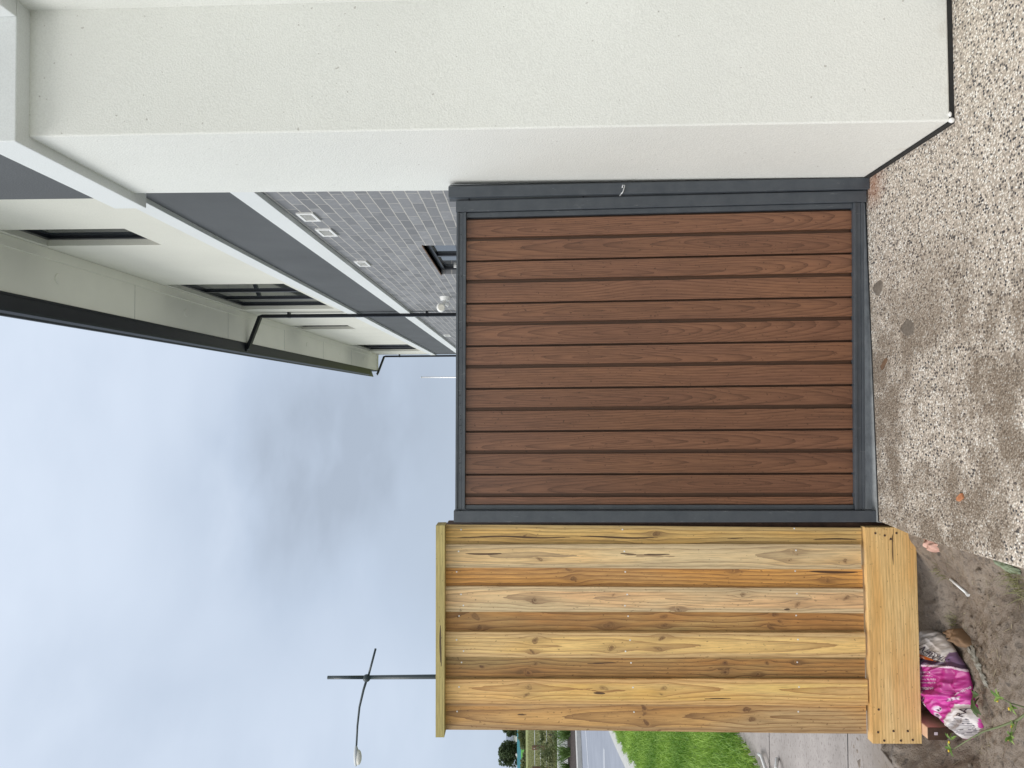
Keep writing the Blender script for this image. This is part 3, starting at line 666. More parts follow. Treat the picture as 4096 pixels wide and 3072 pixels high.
# ------------------------------------------------------------------ wood grain boards
def board_mesh(name, xl, xr, yf, th, z0, z1, mat, parent, seed, xc, y0, amp, knots=(), cracks=(), nx=24, nz=220, slope=0.0, warpfn=None, yl=None, bow=0.0):
    rng = np.random.default_rng(seed)
    t = np.linspace(0, 1, nx); zz = np.linspace(z0, z1, nz)
    XL = np.interp(zz, [z0, z1], xl) + bow * 0.0015 * np.sin(zz * 3.1 + seed); XR = np.interp(zz, [z0, z1], xr) + bow * 0.0015 * np.sin(zz * 2.3 + seed * 2)
    Xg = XL[:, None] + (XR - XL)[:, None] * t[None, :]; Zg = np.repeat(zz[:, None], nx, 1)
    loc = (t[None, :] - 0.5) * (XR - XL)[:, None]
    ph = rng.uniform(0, 6.28, 6)
    w1 = amp * (0.5 * np.sin(zz * 2.1 + ph[0]) + 0.3 * np.sin(zz * 5.3 + ph[1]) + 0.12 * np.sin(zz * 13 + ph[2]))
    w2 = amp * 2.2 * (0.6 * np.sin(zz * 1.7 + ph[3]) + 0.4 * np.sin(zz * 4.1 + ph[4]) + 0.15 * np.sin(zz * 9.7 + ph[5]))
    if slope: w2 = slope * (zz - (z0 + z1) / 2) + 0.25 * w2
    loc2 = loc.copy()
    for kx, kz, kr in knots:                  # grain flows round each knot
        dx = loc - kx; dz = (Zg - kz) * 0.42; R2 = (kr * 0.85) ** 2; q_ = dx ** 2 + dz ** 2 + 1e-9
        loc2 = loc2 - dx * np.minimum(1.0, R2 / q_) * 0.92
    g = np.sqrt((loc2 - xc - w1[:, None]) ** 2 + (y0 + w2[:, None]) ** 2)
    kn = np.zeros_like(g)
    for kx, kz, kr in knots:
        tl = 0.5 * math.sin(kz * 37 + kx * 90)
        dx = loc - kx; dz = (Zg - kz) - tl * dx * 1.6; th_ = np.arctan2(dz, dx); ir = 1 + 0.16 * np.sin(2 * th_ + kz * 50) + 0.10 * np.sin(3 * th_ + kx * 300)
        asp = 0.55 + 0.4 * abs(math.sin(kz * 91)); dd = np.hypot(dx, dz * asp) / (kr * 0.60) * ir; kd = 0.85 + 0.35 * abs(math.sin(kz * 57 + kx * 130))
        g = np.where(dd < 1, g * 0 + 0.02 + 0.42 * kr * dd, g)
        kn = np.maximum(kn, kd * (0.60 * np.exp(-((dd - 0.95 + 0.1 * np.sin(th_)) / 0.20) ** 2) * (0.6 + 0.4 * np.sin(th_ + kx * 200)) + 0.50 * np.exp(-(dd / 0.9) ** 6) + 0.4 * np.exp(-(dd / 0.28) ** 2)))
        kn = np.maximum(kn, 0.30 * np.exp(-(np.hypot(dx, dz * 0.28) / (kr * 1.1)) ** 2))
    ck = np.zeros_like(g)
    for cx, c0, c1, cw in cracks:
        u_ = np.clip((Zg - c0) / (c1 - c0), 0, 1); wd = cw * np.sqrt(np.clip(4 * u_ * (1 - u_), 0, 1)) + 1e-5
        ck = np.maximum(ck, np.where((Zg > c0) & (Zg < c1), np.clip(1.5 - np.abs(loc - cx - 0.003 * np.sin(Zg * 17 + cx * 99)) / wd, 0, 1), 0))
    yy = yf if yl is None else yf
    P = np.stack([Xg, np.full_like(Xg, yf), Zg], 2).reshape(-1, 3)
    if warpfn is not None: P = warpfn(P)
    nv = nx * nz
    fs = [(j * nx + i, j * nx + i + 1, (j + 1) * nx + i + 1, (j + 1) * nx + i) for j in range(nz - 1) for i in range(nx - 1)]
    bd = [i for i in range(nx)] + [j * nx + nx - 1 for j in range(1, nz)] + [(nz - 1) * nx + i for i in range(nx - 2, -1, -1)] + [j * nx for j in range(nz - 2, 0, -1)]
    Bk = P[bd] + np.array([0, th, 0]); nb = len(bd)
    V = np.concatenate([P, Bk]);
    for q in range(nb):
        a, b = bd[q], bd[(q + 1) % nb]; fs.append((b, a, nv + q, nv + (q + 1) % nb))
    c4 = [nv + bd.index(0), nv + bd.index((nz - 1) * nx), nv + bd.index(nz * nx - 1), nv + bd.index(nx - 1)]
    me = bpy.data.meshes.new(name); me.from_pydata([tuple(p) for p in V], [], fs + [tuple(c4)])
    setattrs(me, grain=np.concatenate([g.ravel(), g.ravel()[bd]]), knot=np.concatenate([kn.ravel(), np.zeros(nb)]), crack=np.concatenate([ck.ravel(), np.zeros(nb)]), edge=np.concatenate([(np.abs(t[None, :] - 0.5) * 2 + 0 * g).ravel(), np.ones(nb)]))
    me.materials.append(mat); return link(name, me, parent)

# ------------------------------------------------------------------ side gate
GY = 3.10
def gwarp(P):    # the hung gate is a touch out of square: nominal x -0.4735..0.8555, z 0..1.80
    P = np.array(P, float); s = (P[:, 0] + 0.4735) / 1.329; t = P[:, 2] / 1.80
    xb = -0.4735 + s * (0.8555 + 0.4735); xt = -0.466 + s * (0.8300 + 0.466)
    zb = 0.038 + s * (0.020 - 0.038); zt = 1.802 + s * (1.790 - 1.802)
    P[:, 0] = xb * (1 - t) + xt * t; P[:, 2] = zb * (1 - t) + zt * t; return P
gate = thing('side_gate', (0.2, GY, 0), 'side gate of brown woodgrain boards in a charcoal metal frame beside the timber fence', 'gate')
def gpart(mb, name, mat, parent=gate, bevel=0.0015):
    mb.v = [tuple(p) for p in gwarp(mb.v)]; return mb.build(name, mat, parent, bevel=bevel)
# top rail: three ribs
mb = MB()
for z0, z1, y in ((1.757, 1.770, -0.006), (1.7705, 1.789, -0.002), (1.7895, 1.800, -0.006)): mb.box(-0.4735, 0.8555, GY + y, GY + 0.045, z0, z1)
gpart(mb, 'top_rail', M['charcoal'])
mb = MB()
for z0, z1, y in ((0.000, 0.012, -0.004), (0.0125, 0.033, -0.001), (0.0335, 0.046, -0.006)): mb.box(-0.4735, 0.8555, GY + y, GY + 0.045, z0, z1)
gpart(mb, 'bottom_rail', M['charcoal'])
mb = MB(); mb.box(0.834, 0.8555, GY + 0.004, GY + 0.045, 0.0465, 1.7565); gpart(mb, 'side_channel', M['charcoal'])
mb = MB(); mb.box(-0.4735, -0.4545, GY + 0.004, GY + 0.045, 0.0465, 1.7565); gpart(mb, 'side_channel', M['charcoal'])
brown_e, brown_l = (0.200, 0.092, 0.052), (0.075, 0.031, 0.017)
M['gate_floor'] = m_wood('gate_groove_shaded_wood', (0.085, 0.036, 0.015), (0.035, 0.015, 0.007), 0.009, 3, 0.5, warm=(0.11, 0.045, 0.018))  # groove wood darker than the boards: recess shade is put into its colour
board_mesh('groove_backing', (-0.4540, -0.4540), (0.8335, 0.8335), GY + 0.030, 0.004, 0.0465, 1.7565, M['gate_floor'], gate, 5, 0.3, 0.2, 0.05, nx=40, nz=60, warpfn=gwarp)
pitch_b = 0.0957; x = 0.8235
for i in range(14):
    wide = i % 2 == 0
    gw_ = 0.0175 if wide else 0.0095
    x1 = x; x0 = x - pitch_b + gw_
    if x0 < -0.4525: x0 = -0.4525
    if x1 - x0 < 0.004: break
    sd_ = 20 + i; rg = random.Random(sd_)
    cath = i % 2 == 0 or rg.random() < 0.4
    v_ = rg.uniform(0.84, 1.05)
    mt = m_wood('gate_board_wood', tuple(c * v_ for c in brown_e), brown_l, 0.0088 if cath else 0.0115, sd_, 0.36, warm=tuple(c * v_ for c in (0.250, 0.116, 0.060)), warm_amt=0.8, late_amt=0.72, contrast=3.2)
    b_ = board_mesh('board', (x0, x0), (x1, x1), GY + 0.013, 0.0105, 0.0467, 1.7563, mt, gate, sd_, rg.uniform(-0.016, 0.016) if cath else 0.10, 0.018 if cath else 0.03, 0.024 if cath else 0.022, slope=(rg.choice([-1, 1]) * rg.uniform(0.045, 0.075)) if cath else 0.0, nx=14, nz=240, warpfn=gwarp)
    if wide and x0 > -0.45:
        board_mesh('groove_strip', (x0 - gw_ + 0.0003,) * 2, (x0 - 0.0003,) * 2, GY + 0.0225, 0.004, 0.0468, 1.7562, M['gate_floor'], gate, 90 + i, 0.04, 0.02, 0.01, nx=4, nz=60, warpfn=gwarp)
    x = x0 - gw_
# rain beads and scratches on the frame
mb = MB(); rg = random.Random(5)
for i in range(70):
    xx = rg.uniform(-0.46, 0.83); zz = rg.choice([1.795, 1.780, 1.763]) + rg.uniform(-0.004, 0.004); mb.ball((xx, GY - 0.004, zz), rg.uniform(0.0012, 0.0026), 6, 4)
gpart(mb, 'rain_beads', M['glass'], bevel=0)['kind'] = 'stuff'
mb = MB(); mb.box(-0.46, -0.455, GY + 0.0, GY + 0.003, 0.9, 0.95)
# posts
gp = thing('gate_post', (0.91, GY, 0), 'charcoal metal post fixed to the white pillar on the right of the gate', 'gate post', 'gate posts')
mb = MB(); mb.add([(0.910, GY - 0.02, 0.001), (0.9585, GY - 0.02, 0.001), (0.9585, GY + 0.04, 0.001), (0.910, GY + 0.04, 0.001), (0.893, GY - 0.02, 1.824), (0.9400, GY - 0.02, 1.824), (0.9660, GY + 0.04, 1.824), (0.893, GY + 0.04, 1.824)],
    [(0, 1, 5, 4), (1, 2, 6, 5), (2, 3, 7, 6), (3, 0, 4, 7), (4, 5, 6, 7), (0, 3, 2, 1)])
mb.build('wall_channel', M['charcoal'], gp, bevel=0.002)
mb = MB(); mb.add([(0.857, GY - 0.006, 0.008), (0.9065, GY - 0.006, 0.008), (0.9065, GY + 0.044, 0.008), (0.857, GY + 0.044, 0.008), (0.8320, GY - 0.006, 1.793), (0.8815, GY - 0.006, 1.793), (0.8815, GY + 0.044, 1.793), (0.8320, GY + 0.044, 1.793)],
    [(0, 1, 5, 4), (1, 2, 6, 5), (2, 3, 7, 6), (3, 0, 4, 7), (4, 5, 6, 7), (0, 3, 2, 1)])
mb.build('inner_stile', M['charcoal'], gate, bevel=0.002)
mb = MB(); mb.add([(0.9085, GY + 0.006, 0.004), (0.8915, GY + 0.006, 1.822), (0.8820, GY + 0.010, 1.822), (0.9000, GY + 0.010, 0.004)], [(0, 1, 2, 3)]); mb.build('channel_lip', M['charcoal'], gp)
for z in (1.735, 0.62, 1.235):
    mb = MB(); mb.ball((0.8875 + (1.8 - z) * 0.0095, GY - 0.000, z), 0.0045, 10, 6); mb.build('screw', M['black_metal'], gp, smooth=True)
mb = MB(); mb.tube([(0.893, GY - 0.012, 1.078), (0.905, GY - 0.030, 1.066), (0.925, GY - 0.032, 1.060), (0.934, GY - 0.028, 1.058), (0.936, GY - 0.024, 1.066), (0.924, GY - 0.026, 1.068)], 0.0028, 8); mb.build('hook', M['galv'], gp, smooth=True)
gp2 = thing('gate_post', (-0.5, GY, 0), 'charcoal metal post between the gate and the dark timber fence post', 'gate post', 'gate posts')
mb = MB(); mb.add([(-0.525, GY - 0.012, -0.003), (-0.4765, GY - 0.012, -0.003), (-0.4765, GY + 0.038, -0.003), (-0.525, GY + 0.038, -0.003), (-0.519, GY - 0.012, 1.808), (-0.470, GY - 0.012, 1.808), (-0.470, GY + 0.038, 1.808), (-0.519, GY + 0.038, 1.808)],
    [(0, 1, 5, 4), (1, 2, 6, 5), (2, 3, 7, 6), (3, 0, 4, 7), (4, 5, 6, 7), (0, 3, 2, 1)])
mb.build('tube', M['charcoal'], gp2, bevel=0.002)

# ------------------------------------------------------------------ timber fence
fence = thing('paling_fence', (-1.0, 3.14, -0.17), 'new pine paling fence with capping rail and wide plinth board, left of the gate', 'fence')
M['nail'] = M['galv_white']
xt = [-0.538, -0.619, -0.721, -0.802, -0.908, -0.996, -1.104, -1.199, -1.303, -1.419]
xb = [-0.556, -0.627, -0.731, -0.813, -0.918, -1.003, -1.108, -1.199, -1.307, -1.433]
pal = [  # early, late, warm, cool, spacing, xc, y0, knots (local x, z, r), cracks (local x, z0, z1, width)
 dict(e=(0.50, 0.39, 0.17), l=(0.27, 0.19, 0.08), w=(0.47, 0.33, 0.12), c=(0.40, 0.36, 0.20), sp=0.012, xc=-0.05, y0=0.02, kn=[(0.01, 0.93, 0.018), (0.0, 1.50, 0.013)], ck=[(-0.006, 1.30, 1.80, 0.0035), (-0.004, 0.92, 1.26, 0.0035), (-0.01, 0.06, 0.25, 0.003), (-0.006, 0.55, 0.62, 0.002)]),
 dict(e=(0.56, 0.47, 0.29), l=(0.36, 0.29, 0.18), w=(0.58, 0.44, 0.24), c=(0.46, 0.44, 0.33), sp=0.010, xc=0.0, y0=0.03, kn=[(-0.012, 1.44, 0.014), (0.02, 0.34, 0.017), (-0.016, 0.36, 0.012), (-0.02, 0.12, 0.016)], ck=[(0.012, 1.60, 1.76, 0.004), (0.01, 1.02, 1.09, 0.003), (0.01, 0.87, 0.99, 0.003)]),
 dict(e=(0.47, 0.27, 0.09), l=(0.22, 0.115, 0.045), w=(0.42, 0.215, 0.06), c=(0.38, 0.25, 0.12), sp=0.013, xc=-0.06, y0=0.015, kn=[(0.03, 1.31, 0.012), (-0.006, 1.29, 0.020), (0.03, 0.60, 0.014), (-0.01, 0.19, 0.017)], ck=[(0.026, 0.06, 0.27, 0.005)]),
 dict(e=(0.50, 0.40, 0.25), l=(0.33, 0.245, 0.15), w=(0.48, 0.335, 0.20), c=(0.42, 0.42, 0.31), sp=0.009, xc=0.004, y0=0.008, kn=[(-0.004, 1.46, 0.022), (0.02, 1.12, 0.010), (0.025, 0.56, 0.016), (-0.018, 0.33, 0.017), (0.012, 0.12, 0.017), (-0.042, 0.84, 0.018)], ck=[(-0.040, 0.36, 0.385, 0.004)]),
 dict(e=(0.36, 0.215, 0.085), l=(0.17, 0.095, 0.035), w=(0.31, 0.15, 0.05), c=(0.31, 0.25, 0.13), sp=0.014, xc=0.05, y0=0.03, kn=[(0.02, 1.72, 0.022), (-0.03, 1.70, 0.018), (-0.02, 1.14, 0.022), (0.02, 0.90, 0.014), (-0.02, 0.90, 0.014), (0.03, 0.42, 0.016), (-0.026, 0.44, 0.018), (0.0, 0.40, 0.012)], ck=[]),
 dict(e=(0.57, 0.42, 0.20), l=(0.36, 0.235, 0.10), w=(0.58, 0.40, 0.17), c=(0.42, 0.37, 0.24), sp=0.012, xc=0.0, y0=0.02, kn=[(0.02, 1.46, 0.020), (-0.03, 1.47, 0.015), (-0.01, 1.13, 0.022), (0.03, 0.91, 0.020), (-0.016, 0.93, 0.014)], ck=[]),
 dict(e=(0.33, 0.21, 0.085), l=(0.15, 0.09, 0.035), w=(0.36, 0.19, 0.06), c=(0.27, 0.25, 0.13), sp=0.011, xc=0.06, y0=0.03, kn=[(-0.026, 1.49, 0.024), (0.012, 1.46, 0.012), (0.0, 1.69, 0.010), (-0.02, 0.64, 0.024), (0.02, 0.64, 0.016), (0.02, 0.46, 0.012), (-0.03, 0.50, 0.013), (0.02, 0.33, 0.013)], ck=[(0.016, 1.10, 1.24, 0.0025)]),
 dict(e=(0.56, 0.39, 0.155), l=(0.31, 0.18, 0.065), w=(0.50, 0.28, 0.085), c=(0.45, 0.36, 0.20), sp=0.0095, xc=0.01, y0=0.02, kn=[(0.02, 1.49, 0.018), (-0.014, 1.50, 0.016), (0.016, 1.17, 0.017), (0.016, 0.91, 0.017), (-0.01, 0.92, 0.009)], ck=[(-0.008, 1.16, 1.21, 0.005), (-0.030, 0.62, 0.74, 0.0025)]),
 dict(e=(0.42, 0.27, 0.12), l=(0.22, 0.13, 0.055), w=(0.34, 0.19, 0.07), c=(0.36, 0.29, 0.19), sp=0.0125, xc=0.0, y0=0.03, kn=[(0.034, 0.99, 0.017), (0.008, 0.99, 0.013), (-0.03, 0.98, 0.021), (0.0, 0.78, 0.008), (-0.01, 0.53, 0.020), (0.03, 0.55, 0.018)], ck=[(0.0, 1.50, 1.54, 0.003)]),
]
for i, p in enumerate(pal):
    gn = (1.42, 1.30, 1.55, 1.55, 1.50, 1.50, 1.36, 1.72, 1.50)[i]
    for q_ in ('e', 'w', 'c'): p[q_] = tuple(min(0.88, v * gn * k3) for v, k3 in zip(p[q_], (1.07, 0.97, 0.80) if i in (2, 8, 4) else (1.12, 0.96, 0.80)))
    p['l'] = tuple(min(0.8, v * gn * k3) for v, k3 in zip(p['l'], (1.1, 0.95, 0.85)))
    front = i % 2 == 1
    yf = 3.118 if front else 3.132
    yf -= 0.012 * (i / 8)
    w_t = abs(xt[i] - xt[i + 1]); ov = 0.012 if not front else 0.0
    xl = (xb[i + 1] - (ov if i < 8 else 0), xt[i + 1] - (ov if i < 8 else 0)); xr = (xb[i] + (ov if i > 0 else 0), xt[i] + (ov if i > 0 else 0))
    k_ = yf / 3.12; 
    mt = m_wood('paling_pine', p['e'], tuple(q * 0.68 for q in p['l']), p['sp'] * 1.25, i + 1, 0.62, warm=p['w'], warm_amt=0.85, late_amt=0.95, contrast=3.0, cool=p['c'], edge=tuple(0.6 * a + 0.4 * b for a, b in zip(p['c'], p['l'])))
    z0 = 0.040 if not front else 0.052 - 0.002 * i
    pl = board_mesh('paling', xl, xr, yf, 0.013, z0, 1.868, mt, fence, 40 + i, p['xc'], p['y0'], 0.006 if p['sp'] < 0.0125 else 0.010, p['kn'], p['ck'], nx=44, nz=400, bow=1, slope={3: 0.035, 5: -0.03, 8: 0.03}.get(i, 0.0))
    mb = MB(); xm = (xt[i] + xt[i + 1]) / 2
    spots = [(0.02, 1.78 + 0.01 * (i % 3)), (0.018, 1.075 - 0.005 * i), (0.02, 0.33)] + ([(-0.028, 1.77), (-0.03, 1.07)] if i in (3, 5) else [])
    for dx, z in spots:
        mb = MB(); mb.tube([(xm + dx, yf + 0.0006, z), (xm + dx, yf - 0.0012, z)], [0.0038, 0.0032], 10)
        mb.build('nail_head', M['nail'], pl)
M['plinth_pine'] = m_wood('plinth_pine', (0.88, 0.62, 0.28), (0.52, 0.30, 0.10), 0.0125, 9, 0.6, axis='x', warm=(0.78, 0.42, 0.12), warm_amt=0.8, late_amt=0.65, contrast=2.6, cool=(0.88, 0.66, 0.33))
# plinth: grain runs sideways, so build it upright and turn it
def turn(z_lo, z_hi, x_hi):
    def f(P): 
        Q = P.copy(); Q[:, 0] = x_hi - P[:, 2]; Q[:, 2] = P[:, 0]; Q[:, 1] = P[:, 1] - 0.014 * P[:, 2]; return Q
    return f
pln = board_mesh('plinth', (-0.178, -0.178), (0.036, 0.028), 3.104, 0.045, 0, 0.912, M['plinth_pine'], fence, 71, 0.10, 0.03, 0.006,
    kn if False else [], [(-0.008, 0.0, 0.17, 0.0028)], nx=50, nz=260, warpfn=turn(0, 0, -0.551))
mb = MB(); rg = random.Random(2)
for (xx, zz) in ((-0.575, -0.005), (-0.575, -0.095), (-0.585, -0.045), (-0.572, -0.15), (-0.60, -0.07), (-1.415, 0.005), (-1.41, -0.06), (-1.41, -0.12), (-1.45, -0.02), (-1.45, -0.09), (-1.447, -0.14), (-1.32, 0.0)):
    mb = MB(); mb.tube([(xx, 3.1045 - 0.014 * (-0.551 - xx), zz), (xx, 3.1018 - 0.014 * (-0.551 - xx), zz)], [0.005, 0.0045], 8)
    mb.build('nail_head', M['dark_timber'], pln)
# bright sawn top edge of plinth
M['cap_pine'] = m_wood('cap_pine', (0.50, 0.41, 0.16), (0.28, 0.22, 0.08), 0.012, 14, 0.6, axis='x', warm=(0.46, 0.35, 0.14), cool=(0.33, 0.33, 0.13), late_amt=0.5, contrast=2.5)
board_mesh('capping_rail', (1.846, 1.850), (1.884, 1.887), 3.078, 0.085, 0, 0.896, M['cap_pine'], fence, 77, 0.10, 0.03, 0.004, [], [(-0.004, 0.42, 0.60, 0.004)], nx=12, nz=120, warpfn=turn(0, 0, -0.531))
mb = MB(); mb.box(-0.655, -0.540, 3.17, 3.27, -0.3, 1.850)
M['fence_post_wood'] = m_simple_noise('fence_post_wood', (0.055, 0.028, 0.018), (0.12, 0.062, 0.038), 22, 0.6)
mb.build('post', M['fence_post_wood'], fence, bevel=0.004)
mb = MB(); mb.box(-1.36, -1.28, 3.17, 3.25, -0.3, 1.80); mb.build('post', M['fence_post_wood'], fence, bevel=0.004)
for z in (0.25, 0.98, 1.66):
    mb = MB(); mb.box(-1.42, -0.657, 3.1475, 3.1695, z, z + 0.07) if z < 0 else mb.box(-1.275, -0.657, 3.148, 3.19, z, z + 0.07); mb.build('rail', M['plinth_pine'], fence)

# ------------------------------------------------------------------ litter on the mud
# cement bag, laid out in its own flat units and placed on the mud
AFF = ((0.26337483, -0.39291131, -1.0440617), (-0.66996239, 0.01629821, 3.42490566))
def bagxy(a, b): a /= 1000; b /= 1000; return AFF[0][0] * a + AFF[0][1] * b + AFF[0][2], AFF[1][0] * a + AFF[1][1] * b + AFF[1][2]
def resample(pl, n_):
    pl = np.array(pl, float); s = np.r_[0, np.cumsum(np.hypot(*np.diff(pl, axis=0).T))]; q = np.linspace(0, s[-1], n_)
    return np.stack([np.interp(q, s, pl[:, 0]), np.interp(q, s, pl[:, 1])], 1)
A_ = [(370, 170), (345, 250), (330, 330), (338, 450), (345, 560), (350, 700), (355, 860), (400, 960), (470, 1050), (560, 1130), (640, 1180), (700, 1230), (770, 1290), (835, 1335)]
B_ = [(370, 170), (480, 200), (550, 250), (610, 330), (655, 400), (700, 480), (760, 570), (795, 640), (815, 720), (835, 800), (832, 880), (870, 960), (925, 1060), (945, 1200), (835, 1335)]
nr, nc = 170, 90
Ar, Br = resample(A_, nr), resample(B_, nr)
def bag_height(s, t, a, b):
    e_ = max(0.0, math.sin(math.pi * min(max(t, 0), 1))) ** 0.5 * max(0.0, math.sin(math.pi * s)) ** 0.35
    p = Vector((a / 130, b / 130, 0))
    n1 = noise.noise(p); n2 = 1 - abs(noise.noise(p * 1.9 + Vector((5, 1, 0)))) * 2; n3 = 1 - abs(noise.noise(p * 4.1)) * 2
    fold = -0.030 * math.exp(-((a - (700 + 0.15 * (b - 600))) / 22) ** 2) * (1 if 600 < b < 900 else 0.2)
    fold += 0.022 * math.exp(-((b - (890 + 0.12 * (a - 600))) / 24) ** 2)
    return -0.268 + (0.03 * (1 - t) if t < 0.5 else 0.03 * (1 - t)) + e_ * (0.048 + 0.026 * n1 + 0.013 * n2 + 0.0025 * n3 + fold)
V = []; C_ = []
def inpoly(x, y, P):
    r_ = False; j = len(P) - 1
    for i in range(len(P)):
        if (P[i][1] > y) != (P[j][1] > y) and x < (P[j][0] - P[i][0]) * (y - P[i][1]) / (P[j][1] - P[i][1]) + P[i][0]: r_ = not r_
        j = i
    return r_
LABEL = [(778, 978), (700, 1215), (835, 1332), (930, 1250), (925, 1060), (870, 985)]
BAR = [(790, 1120), (745, 1230), (850, 1300), (905, 1270), (918, 1200), (890, 1125)]
def bagcol(a, b):
    nz_ = noise.noise(Vector((a / 60, b / 60, 3))); nf = noise.noise(Vector((a / 14, b / 14, 8)))
    line = np.interp(a, [330, 345, 460, 560, 720, 800], [650, 640, 572, 575, 602, 640]); pur = np.interp(a, [330, 345, 440, 520, 640, 700, 800], [545, 540, 484, 500, 540, 540, 600])
    if inpoly(a, b, LABEL):
        c = (0.60, 0.56, 0.56)
        if inpoly(a, b, BAR):
            q = (b - 1120) * 0.93 + (a - 800) * 0.30 + 10 * math.sin(a / 38)
            if (q / 13) % 1 < 0.52: c = (0.07, 0.06, 0.08)
        return tuple(x_ * (1 - 0.35 * max(0, nf)) for x_ in c)
    if 700 < a < 805 and abs(b - (945 - (a - 700) * 0.28)) < 15: return (0.62, 0.50, 0.58) if (a // 9) % 3 else (0.25, 0.05, 0.2)
    for cx, cy in ((652, 1040), (626, 1110)):
        rr_ = math.hypot(a - cx, b - cy)
        if rr_ < 33: return (0.05, 0.02, 0.05) if rr_ < 20 and abs(math.sin(a / 9) + math.cos(b / 7)) > 0.5 else (0.62, 0.5, 0.6)
    if b < pur:
        c = (0.50, 0.46, 0.44); dk = max(0, nz_ * 0.9 - 0.08 + nf * 0.45); c = tuple(x_ * (1 - min(0.8, dk)) for x_ in c)
        if a > 655 and b > 440: c = (0.17, 0.10, 0.20)
        return c
    if b < line - 9: return (0.055 + 0.02 * nf, 0.022, 0.06)
    if b < line + 11: return (0.62, 0.48, 0.57)
    c = (0.38, 0.020, 0.20) if b < 880 else (0.50, 0.035, 0.29)
    k2 = 1 + 0.25 * nz_ + 0.15 * nf
    if nz_ > 0.45 and nf > 0.2: return (0.42, 0.12, 0.28)
    return tuple(x_ * k2 for x_ in c)
for j in range(nr):
    for i in range(nc):
        s, t = j / (nr - 1), i / (nc - 1); a, b = Ar[j] * (1 - t) + Br[j] * t
        x_, y_ = bagxy(a, b); V.append((x_, y_, bag_height(s, t, a, b))); C_.append(bagcol(a, b))
Fb = [(j * nc + i, (j + 1) * nc + i, (j + 1) * nc + i + 1, j * nc + i + 1) for j in range(nr - 1) for i in range(nc - 1)]
me = bpy.data.meshes.new('cement_bag'); me.from_pydata(V, [], Fb)
ca = me.color_attributes.new('paint', 'FLOAT_COLOR', 'POINT'); ca.data.foreach_set('color', np.c_[np.array(C_), np.ones(len(C_))].astype(np.float32).ravel())
me.polygons.foreach_set('use_smooth', [True] * len(me.polygons))
k = NT('bag_print'); c = k.attr('paint', 'Color'); dn = k.noise(45, 5, 0.7)
c = k.mix(k.ramp(dn, [(0.60, 0.0), (0.76, 0.45)]), c, (0.12, 0.09, 0.075)); k.bump(k.noise(70, 4, 0.6), 0.25, 0.003); M['bag'] = k.done(c, 0.38)
me.materials.append(M['bag'])
bag = thing('cement_bag', (-1.15, 2.95, -0.29), 'crumpled magenta and white cement bag lying on the mud under the fence plinth', 'cement bag')
bag_o = link('bag_skin', me, bag); sm = bag_o.modifiers.new('thick', 'SOLIDIFY'); sm.thickness = 0.0015; sm.offset = -1
bvh = BVHTree.FromPolygons([Vector(v) for v in V], Fb)
def bag_text(txt, a0, b0, ang, size, mat, squeeze=1.0):
    cu = bpy.data.curves.new('t', 'FONT'); cu.body = txt; cu.size = size; cu.resolution_u = 2
    to = bpy.data.objects.new('t', cu); COL.objects.link(to); dg = bpy.context.evaluated_depsgraph_get(); mm = bpy.data.meshes.new_from_object(to.evaluated_get(dg))
    bpy.data.objects.remove(to); ca_, sa = math.cos(ang), math.sin(ang); out = []
    import bmesh
    bm = bmesh.new(); bm.from_mesh(mm); bmesh.ops.triangulate(bm, faces=bm.faces); bmesh.ops.subdivide_edges(bm, edges=[e__ for e__ in bm.edges if e__.calc_length() > size * 0.25], cuts=2); bm.to_mesh(mm); bm.free()
    for v in mm.vertices:       # reading direction turned by ang; in these units "down" is +b
        u, w_ = v.co.x * squeeze, v.co.y
        a = a0 + u * ca_ + w_ * sa; b = b0 + u * sa - w_ * ca_
        x_, y_ = bagxy(a, b); hit = bvh.ray_cast(Vector((x_, y_, 1)), Vector((0, 0, -1)))
        z_ = (hit[0].z if hit[0] is not None else -0.26) + 0.0035; out.append((x_, y_, z_))
    for v, p in zip(mm.vertices, out): v.co = p
    mm.name = 'lettering'; mm.materials.clear(); mm.materials.append(mat); return link('lettering', mm, bag_o)
bag_text('EMENT', 640, 500, R(221), 88, M['ink'], 0.95)
bag_text('STRALIA', 690, 520, R(221), 62, M['ink'], 0.85)
bag_text('RA', 862, 1112, R(-78), 78, M['ink'])
for i, tx in enumerate(('Convenient & easy to use', 'Great for small jobs', 'Approx 2 litres per bag', 'no mixing required')):
    bag_text(tx, 605, 640 + i * 38, R(180), 25, M['print_white'], 0.8)
bag_text('HARDENS', 610, 808, R(180), 40, M['print_white'], 0.95)
bag_text('MINUTES', 520, 850, R(150), 44, M['print_white'], 0.9)
bag_text('SET', 575, 1010, R(-125), 95, M['print_white'], 0.9)
bag_text('Just add water', 835, 800, R(128), 25, M['print_white'], 0.8)
sw = [(415, 405), (425, 440), (455, 478), (520, 508), (600, 535), (545, 498), (480, 462), (440, 425)]
mb = MB(); vv = []
for a, b in sw:
    x_, y_ = bagxy(a, b); h_ = bvh.ray_cast(Vector((x_, y_, 1)), Vector((0, 0, -1))); vv.append((x_, y_, (h_[0].z if h_[0] else -0.25) + 0.004))
mb.add(vv, [tuple(range(len(vv)))]); mb.build('orange_swoosh', M['orange'], bag_o)

